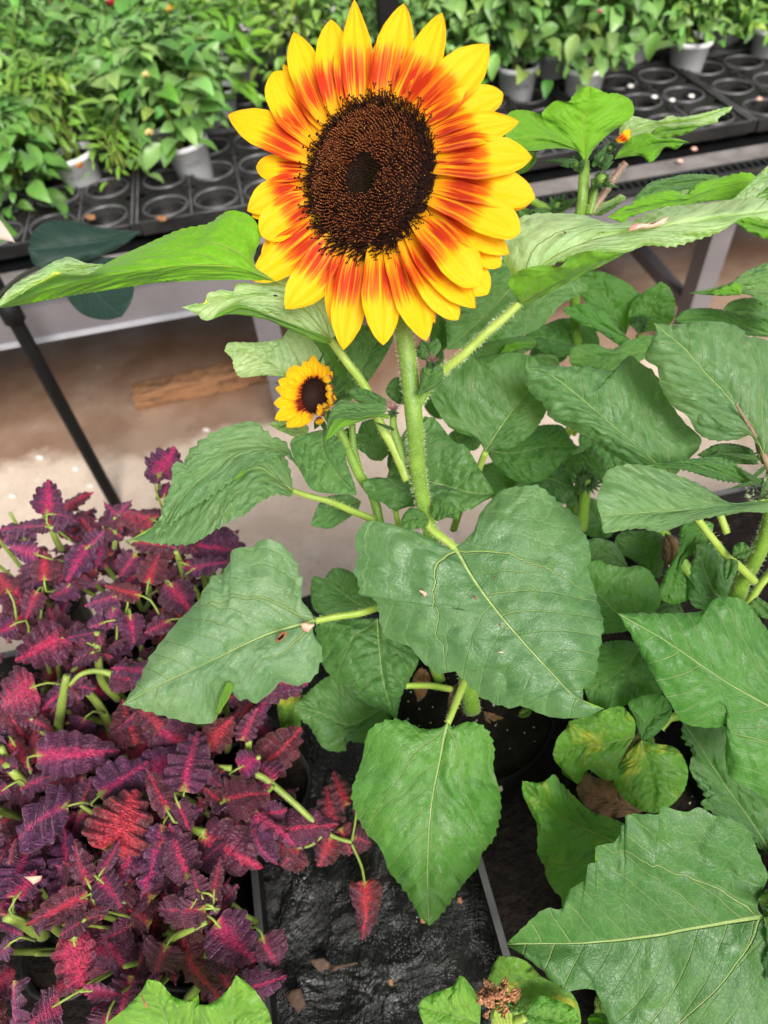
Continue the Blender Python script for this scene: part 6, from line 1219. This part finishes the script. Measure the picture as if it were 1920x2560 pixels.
HL = [  # tile, base, tip, width px(tile), z base, z tip, var, heat, hue(0 red,1 magenta)
 ('k', (305, 480), (320, 262), 190, .93, .95, 0, 1.2, .9), ('k', (330, 480), (515, 492), 110, .93, .92, 1, .3, .9), ('k', (1028, 235), (1140, 60), 250, .95, .96, 0, 1.3, 1), ('k', (1000, 520), (700, 400), 190, .93, .94, 1, 1.5, .3),
 ('k', (780, 490), (680, 430), 90, .93, .93, 2, 1.2, .9), ('k', (290, 560), (-30, 560), 170, .92, .91, 1, .5, .9), ('k', (1060, 380), (1090, 265), 140, .92, .93, 0, .4, .9), ('k', (250, 740), (40, 690), 150, .92, .92, 0, 1.4, 1),
 ('k', (570, 670), (430, 910), 210, .90, .90, 1, .8, 1), ('k', (560, 700), (700, 590), 150, .90, .91, 0, .4, .8), ('k', (290, 910), (280, 720), 190, .90, .92, 0, .9, .3), ('k', (55, 990), (-10, 850), 170, .90, .91, 0, 1.1, .2),
 ('k', (765, 1010), (530, 1060), 200, .90, .89, 1, .6, .9), ('k', (910, 1010), (670, 940), 120, .90, .91, 0, .7, .1), ('k', (960, 930), (1030, 695), 160, .90, .92, 0, .7, .2), ('k', (1100, 930), (1230, 1100), 210, .90, .89, 1, 1.0, .7),
 ('k', (840, 1130), (870, 1320), 170, .89, .87, 1, .6, .8), ('k', (435, 1262), (110, 1420), 290, .88, .88, 0, .9, .6), ('k', (1100, 1170), (925, 1260), 150, .89, .88, 0, .6, .6), ('k', (735, 1500), (910, 1570), 190, .87, .86, 1, .7, .5),
 ('k', (232, 1592), (-40, 1720), 290, .88, .88, 0, 1.8, .55), ('k', (1180, 660), (1290, 720), 90, .91, .90, 1, .4, .4), ('k', (860, 650), (1180, 700), 130, .91, .91, 0, .4, .3), ('k', (1240, 840), (1450, 760), 110, .90, .92, 0, .9, 1), ('k', (1200, 800), (1340, 870), 150, .90, .89, 0, .9, .9),
 ('k', (620, 620), (660, 820), 180, .90, .88, 2, 1.5, 1), ('k', (680, 1180), (560, 1230), 110, .88, .88, 1, .4, .9), ('k', (740, 1080), (690, 1230), 170, .885, .87, 1, 1.0, 1), ('k', (100, 1190), (-30, 1260), 150, .88, .88, 0, .9, .9), ('k', (240, 980), (160, 1160), 150, .89, .88, 1, .9, .5),
 ('k', (460, 930), (330, 1060), 190, .88, .88, 2, .7, .9), ('k', (880, 740), (760, 900), 200, .89, .87, 1, .4, .7), ('k', (1040, 830), (1090, 930), 150, .89, .87, 1, .4, .5), ('k', (140, 560), (-20, 640), 130, .91, .90, 1, .6, 1), ('k', (700, 560), (800, 640), 140, .92, .90, 0, .4, .6), ('k', (930, 600), (860, 520), 110, .925, .93, 0, .8, .2),
 ('m', (235, 490), (695, 472), 250, .87, .87, 0, .85, .8), ('m', (445, 812), (-20, 1000), 330, .875, .87, 1, .35, 1), ('m', (645, 745), (950, 520), 300, .87, .87, 1, .3, 1), ('m', (705, 1115), (900, 720), 360, .88, .89, 0, 2.2, .15), ('m', (1192, 725), (1258, 290), 250, .88, .89, 0, .45, .8),
 ('m', (1090, 850), (935, 560), 180, .885, .89, 0, .4, .3), ('m', (1150, 790), (1240, 1005), 170, .885, .87, 1, .25, .6), ('m', (1060, 940), (955, 1295), 190, .87, .86, 0, .5, .9), ('m', (1225, 1295), (1080, 930), 250, .87, .88, 0, .35, .6), ('m', (1300, 1005), (1690, 1230), 370, .86, .85, 1, .35, .5),
 ('m', (1445, 790), (1720, 680), 280, .85, .85, 1, .2, .3), ('m', (1545, 570), (1690, 500), 190, .84, .84, 0, 1.6, 1), ('m', (575, 1320), (435, 1055), 130, .885, .90, 0, .9, .4), ('m', (560, 1310), (400, 1160), 200, .88, .88, 1, .2, .3), ('m', (570, 1395), (215, 1555), 200, .885, .875, 0, .7, .3),
 ('m', (600, 1410), (650, 1570), 190, .88, .87, 1, .25, .4), ('m', (640, 1290), (805, 1440), 170, .885, .875, 0, 1.0, .8), ('m', (650, 1260), (785, 1035), 120, .885, .89, 0, .5, .6), ('m', (1335, 1480), (925, 1515), 180, .88, .87, 0, .3, .5), ('m', (1380, 1410), (1425, 1145), 95, .88, .89, 0, .8, .2),
 ('m', (1370, 1400), (1450, 1450), 150, .88, .87, 1, .2, .4), ('m', (1260, 1440), (1180, 1590), 180, .88, .87, 1, .3, .5), ('m', (1400, 1570), (1600, 1740), 270, .87, .86, 0, 1.0, .6), ('m', (1300, 1400), (1230, 1250), 130, .88, .89, 0, .2, .4), ('m', (1380, 1480), (1420, 1520), 90, .88, .87, 0, .3, .8),
 ('7', (318, 735), (360, 985), 190, .87, .85, 1, 2.4, .5), ('7', (370, 960), (545, 975), 70, .85, .85, 0, 2.0, .8), ('7', (930, 668), (1095, 835), 210, .875, .86, 0, .8, .8), ('7', (720, 765), (650, 920), 170, .86, .84, 1, .5, .6), ('7', (260, 1010), (120, 1110), 190, .86, .86, 0, 1.3, .7), ('7', (1130, 730), (1200, 880), 160, .82, .80, 1, .4, .6),
 ('7', (60, 560), (100, 330), 200, .85, .86, 0, .5, 1), ('7', (70, 560), (160, 440), 140, .86, .86, 0, 1.0, .8), ('7', (40, 760), (-20, 820), 120, .85, .84, 0, .5, .9), ('7', (480, 560), (560, 480), 160, .84, .84, 1, .2, .3), ('7', (940, 860), (1000, 960), 130, .83, .81, 0, 1.2, .3), ('7', (470, 1060), (440, 1160), 170, .83, .83, 1, .6, .6),
 ('m', (80, 400), (200, 590), 130, .86, .84, 2, 1.8, .3), ('m', (50, 690), (-40, 760), 170, .86, .86, 0, .9, .8), ('m', (550, 250), (500, 340), 140, .84, .83, 0, 1.2, 1), ('m', (900, 180), (790, 330), 80, .85, .83, 2, .9, .6), ('m', (1480, 60), (1640, 100), 180, .82, .81, 0, .3, .6), ('m', (1300, 690), (1420, 720), 120, .83, .82, 2, 1.5, 1),
 ('m', (900, 30), (860, -80), 170, .85, .86, 0, .6, .6), ('7', (400, 420), (300, 560), 140, .83, .82, 1, .3, .4)]
cst = {}
for t_, b_, e_, w_, zb, zt, var, heat, hue in HL:
    b2, e2 = T(t_, b_), T(t_, e_); bw_ = Q(*b2, zb); tw_ = Q(*e2, zt); wid = w_ / TL[t_][2] / FPX * depth(bw_); heat *= .85 if heat < 1.4 else 1.0
    o = put_leaf(bw_, tw_, wid * 1.05, random.choice({0: (0, 3, 5, 6, 0), 1: (0, 1, 5, 1, 6), 2: (2, 4, 7)}[var]), heat, hue, random.uniform(.5, 1), roll=random.uniform(-.45, .45)); r_ = o.parent
    d_ = (tw_ - bw_); d_ /= np.linalg.norm(d_); p1 = bw_ - d_ * .010 + np.array([0, 0, -.004]); ctr = np.array(r_.location); p2 = p1 * .72 + ctr * .28; p2[2] = bw_[2] - .035
    mb = MB(); mb.tube([bw_ + d_ * .006, p1, p2], [.0009, .0014], 8, 7); mb.build('petiole', MAT['cstem'], r_)
# filler leaves below the placed ones
fr_ = random.Random(5)
for i, t in enumerate(crow):
    n_ = 26 if i < 3 else 30 if i < 11 else 0
    for k in range(n_):
        a = fr_.uniform(0, 6.283); rr = fr_.uniform(.01, .085); z = fr_.uniform(.75, .865) if i > 2 else fr_.uniform(.76, .885)
        if i in (0, 1, 2) and z > .86 and rr > .07: rr = .05
        b0 = np.array(t.location) + np.array([rr * math.cos(a), rr * math.sin(a), 0]); b0[2] = z
        a2 = a + fr_.uniform(-.9, .9); l = fr_.uniform(.022, .062); e0 = b0 + np.array([math.cos(a2) * l, math.sin(a2) * l, fr_.uniform(-.030, .018)])
        put_leaf(b0, e0, l * fr_.uniform(.6, .85), fr_.choice((0, 1, 2, 3, 4, 4, 5, 6, 7)), fr_.choice((.1, .2, .4, .7, 1.1)), fr_.uniform(.1, 1), fr_.choice((.1, .3, .9)), upn=(fr_.uniform(-.4, .4), fr_.uniform(-.6, .2), 1), root_=t, roll=fr_.uniform(-.6, .6))
    c = np.array(t.location)
    for k in range(6):
        a = fr_.uniform(0, 6.283); rr = fr_.uniform(.02, .07); mb = MB(); zt = (.845 if i < 11 else .80)
        mb.tube([c + [0.01 * math.cos(a), .01 * math.sin(a), .06], c + [rr * .6 * math.cos(a), rr * .6 * math.sin(a), (zt - BENCH) * .55], c + [rr * math.cos(a), rr * math.sin(a), zt - BENCH - fr_.uniform(.0, .05)]], [.0036, .0022], 8, 10)
        if i < 11: mb.build('stem', MAT['cstem'], t)
SL = [('m', [(432, -30, .89), (400, 150, .86), (372, 340, .80)], .0046), ('k', [(628, 1240, .88), (640, 1450, .85), (665, 1570, .82), (770, 1680, .78)], .0040), ('m', [(480, 10, .85), (610, 120, .82), (700, 270, .79), (740, 430, .75)], .0045), ('m', [(0, 430, .87), (60, 540, .85), (195, 700, .80)], .0046),
      ('m', [(40, 1530, .84), (150, 1570, .82), (285, 1650, .78)], .0055), ('7', [(20, -20, .87), (70, 30, .86), (125, 80, .82)], .0042), ('7', [(893, 665, .87), (820, 700, .86), (740, 740, .85), (700, 790, .83)], .0030), ('7', [(895, 800, .84), (870, 920, .80), (810, 1000, .77)], .0036),
      ('7', [(940, 600, .86), (1000, 590, .84), (1060, 640, .82), (1110, 665, .80)], .0026), ('k', [(330, 560, .92), (360, 640, .90), (400, 710, .87)], .0036), ('k', [(745, 500, .93), (745, 640, .90), (740, 700, .88)], .0026), ('k', [(1140, 720, .91), (1180, 830, .88), (1200, 900, .86)], .0036), ('k', [(1028, 230, .95), (1032, 300, .93), (1020, 380, .90)], .0020),
      ('k', [(450, 1590, .88), (520, 1520, .885), (620, 1495, .885), (720, 1515, .88)], .0026), ('k', [(490, 1265, .88), (560, 1300, .875), (620, 1330, .87)], .0022), ('k', [(610, 1370, .87), (540, 1430, .86), (470, 1500, .85)], .0020), ('m', [(1385, 230, .84), (1440, 330, .82), (1480, 400, .80), (1470, 460, .78)], .0030), ('m', [(1300, 580, .85), (1400, 565, .84), (1500, 570, .84)], .0026),
      ('m', [(470, 570, .82), (560, 590, .80)], .0040), ('7', [(370, 650, .885), (340, 690, .88), (318, 740, .872)], .0018), ('m', [(1150, 900, .87), (1230, 960, .86), (1330, 990, .86)], .0032), ('m', [(200, 250, .86), (240, 290, .85), (285, 350, .83)], .0018), ('m', [(520, 810, .86), (600, 860, .85)], .002), ('m', [(1440, 790, .85), (1400, 880, .84)], .0024)]
for t_, pts, r_ in SL:
    W = [Q(*T(t_, (p[0], p[1])), p[2]) for p in pts]; rt = near_root(W[-1]); mb = MB(); mb.tube(W, [r_ * .75, r_ * .95, r_ * 1.05, r_ * 1.15], 10, 14, rib=.08); mb.build('stem', MAT['cstem'], rt)
    if r_ < .0044:
        for k in range(3):
            a = random.uniform(0, 6.28); l = random.uniform(.016, .03); put_leaf(W[0] - np.array([0, 0, .002]), W[0] + np.array([math.cos(a) * l, math.sin(a) * l, random.uniform(-.004, .012)]), l * .8, random.randrange(8), random.choice((.1, .3, .6)), random.random(), .6, upn=(0, 0, 1), root_=rt)
# leaning coleus over the cloth
sp_ = crow[-1]
for t_, pts, r_ in (('7', [(1085, 20, .83), (1150, 50, .82), (1280, 160, .80), (1390, 265, .78)], .0034), ('7', [(1390, 265, .78), (1450, 300, .77), (1520, 320, .765)], .0022), ('7', [(1520, 330, .765), (1560, 420, .75), (1575, 490, .73)], .0014), ('7', [(1390, 295, .78), (1340, 335, .775), (1280, 345, .77)], .0014), ('7', [(1520, 315, .765), (1535, 230, .77), (1545, 150, .775)], .0013), ('7', [(1000, 130, .84), (960, 180, .83), (920, 230, .82)], .0024), ('7', [(1180, 80, .82), (1150, 110, .81)], .0022)):
    W = [Q(*T(t_, (p[0], p[1])), p[2]) for p in pts]; mb = MB(); mb.tube(W, [r_, r_ * .85], 10, 14); mb.build('stem', MAT['cstem'], sp_)
for b_, e_, w_, z0_, z1_, heat, hue in (((1575, 490), (1582, 700), 130, .73, .70, 1.1, .05), ((1290, 345), (1130, 325), 80, .77, .765, 1.2, .1), ((1430, 300), (1365, 445), 120, .77, .75, 1.0, .1), ((1440, 250), (1400, 60), 110, .78, .78, .8, .2), ((1500, 160), (1430, 0), 90, .78, .78, 1.2, .1), ((1470, 260), (1530, 400), 130, .77, .74, .2, .1), ((1400, 260), (1360, 180), 90, .78, .77, .6, .2), ((1530, 300), (1620, 330), 110, .765, .75, .2, .2),
        ((1560, 150), (1620, 300), 90, .775, .75, .3, .3), ((1180, 60), (1100, -20), 150, .82, .82, 1.5, .9), ((1290, 340), (1200, 440), 150, .765, .75, .1, .2), ((1600, 480), (1560, 760), 110, .70, .68, .05, .1)):
    b2, e2 = T('7', b_), T('7', e_); bw_, tw_ = Q(*b2, z0_), Q(*e2, z1_); put_leaf(bw_, tw_, w_ / 1.728 / FPX * depth(bw_), 1, heat, hue, .7, root_=sp_)
scrap('fallen_petal', 'm', [(152, 1275), (190, 1272), (275, 1268), (262, 1300), (215, 1326), (190, 1300)], depth(Q(*T('m', (200, 1290)), .885)), 'pinkpetal', 'fallen peach petal resting on the lower left coleus', 'petal')
# withered bits on the black cloth
MAT['deadbit'] = plain('dead_leaf_bit', (.10, .055, .035), .8, 90, .5)
for k, (pts, lb) in enumerate((([(1430, 870), (1440, 855), (1540, 838), (1548, 846), (1450, 872), (1420, 890)], 'dry twig lying on the black cloth below the drooping coleus tip'), ([(1230, 990), (1260, 960), (1300, 950), (1320, 1020), (1290, 1060), (1250, 1010)], 'withered brown leaf on the black cloth near the tray rim'), ([(1330, 830), (1400, 820), (1440, 860), (1380, 880)], 'thin dry leaf scrap left of the twig'))):
    scrap('dry_scrap', '7', pts, depth(Q(*T('7', pts[0]), .662)), 'deadbit', lb, 'debris')
for k, (u, v, lb) in enumerate(((1055, 2300, 'orange speck on the cloth under the tip of the front leaf'), (1148, 2250, 'orange sliver on the cloth right of the front leaf tip'), (975, 2455, 'orange speck on the cloth at the bottom centre'), (1052, 2252, 'smaller orange speck left of the front leaf tip'))):
    scrap('orange_speck', 's', [(u - 5, v - 6), (u + 6, v - 8), (u + 8, v + 9), (u - 3, v + 8)], depth(Q(u, v, .660)), 'debris', lb, 'debris')
# crumbs on the far bench
for k, (u, v, mt_, lb) in enumerate(((1636, 242, 'whitepetal', 'white petal on the tray nearest the lime leaf top'), (1680, 250, 'whitepetal', 'white petal in the middle of the three on the trays'), (1728, 240, 'whitepetal', 'white petal by the tray seam at right'), (1898, 247, 'pinkpetal', 'pink petal on the tray at the right edge'), (1576, 215, 'whitepetal', 'white petal caught under the tallest bush'),
                                   (225, 543, 'debris', 'orange brown leaf scrap left of the tray seam'), (403, 546, 'debris', 'brown scrap standing in a tray cell'), (1735, 372, 'pinkpetal', 'red petal lying in front of the right tray'), (1700, 402, 'pinkpetal', 'red petal on the ribbed rail at right'))):
    p = Q(u, v, .654 if v < 300 or v > 500 else .618); dd = depth(p); s = 9 if k not in (5, 6) else 14
    scrap('fallen_petal', 's', [(u - s, v), (u - s * .3, v - s * .6), (u + s * .7, v - s * .5), (u + s, v + s * .3), (u, v + s * .6)], dd, mt_, lb, 'petal', thick=.003)
# petals on the floor
for k, (u, v, lb) in enumerate(((98, 1144, 'white petal on the wet floor left of the pole'), (188, 1173, 'white petal at the puddle edge left of the pole'), (515, 1075, 'white petal on the wet floor right of the pole'), (30, 1240, 'white smear petal on the dry floor at the left edge'), (225, 1215, 'white petal close to the pole foot'), (580, 1340, 'white petal on dry floor right of the pale leaf tip'), (510, 1355, 'white petal on dry floor beneath the pale leaf'))):
    p = Q(u, v, .004); dd = depth(p); s = 11; scrap('floor_petal', 's', [(u - s, v), (u - s * .3, v - s * .5), (u + s * .7, v - s * .4), (u + s, v + s * .3), (u, v + s * .5)], dd, 'whitepetal', lb, 'petal', thick=.003)
for o in list(bpy.data.objects):
    if 'org' in o: del o['org']
    if 'foot' in o: del o['foot']
    if 'mats' in o: del o['mats']
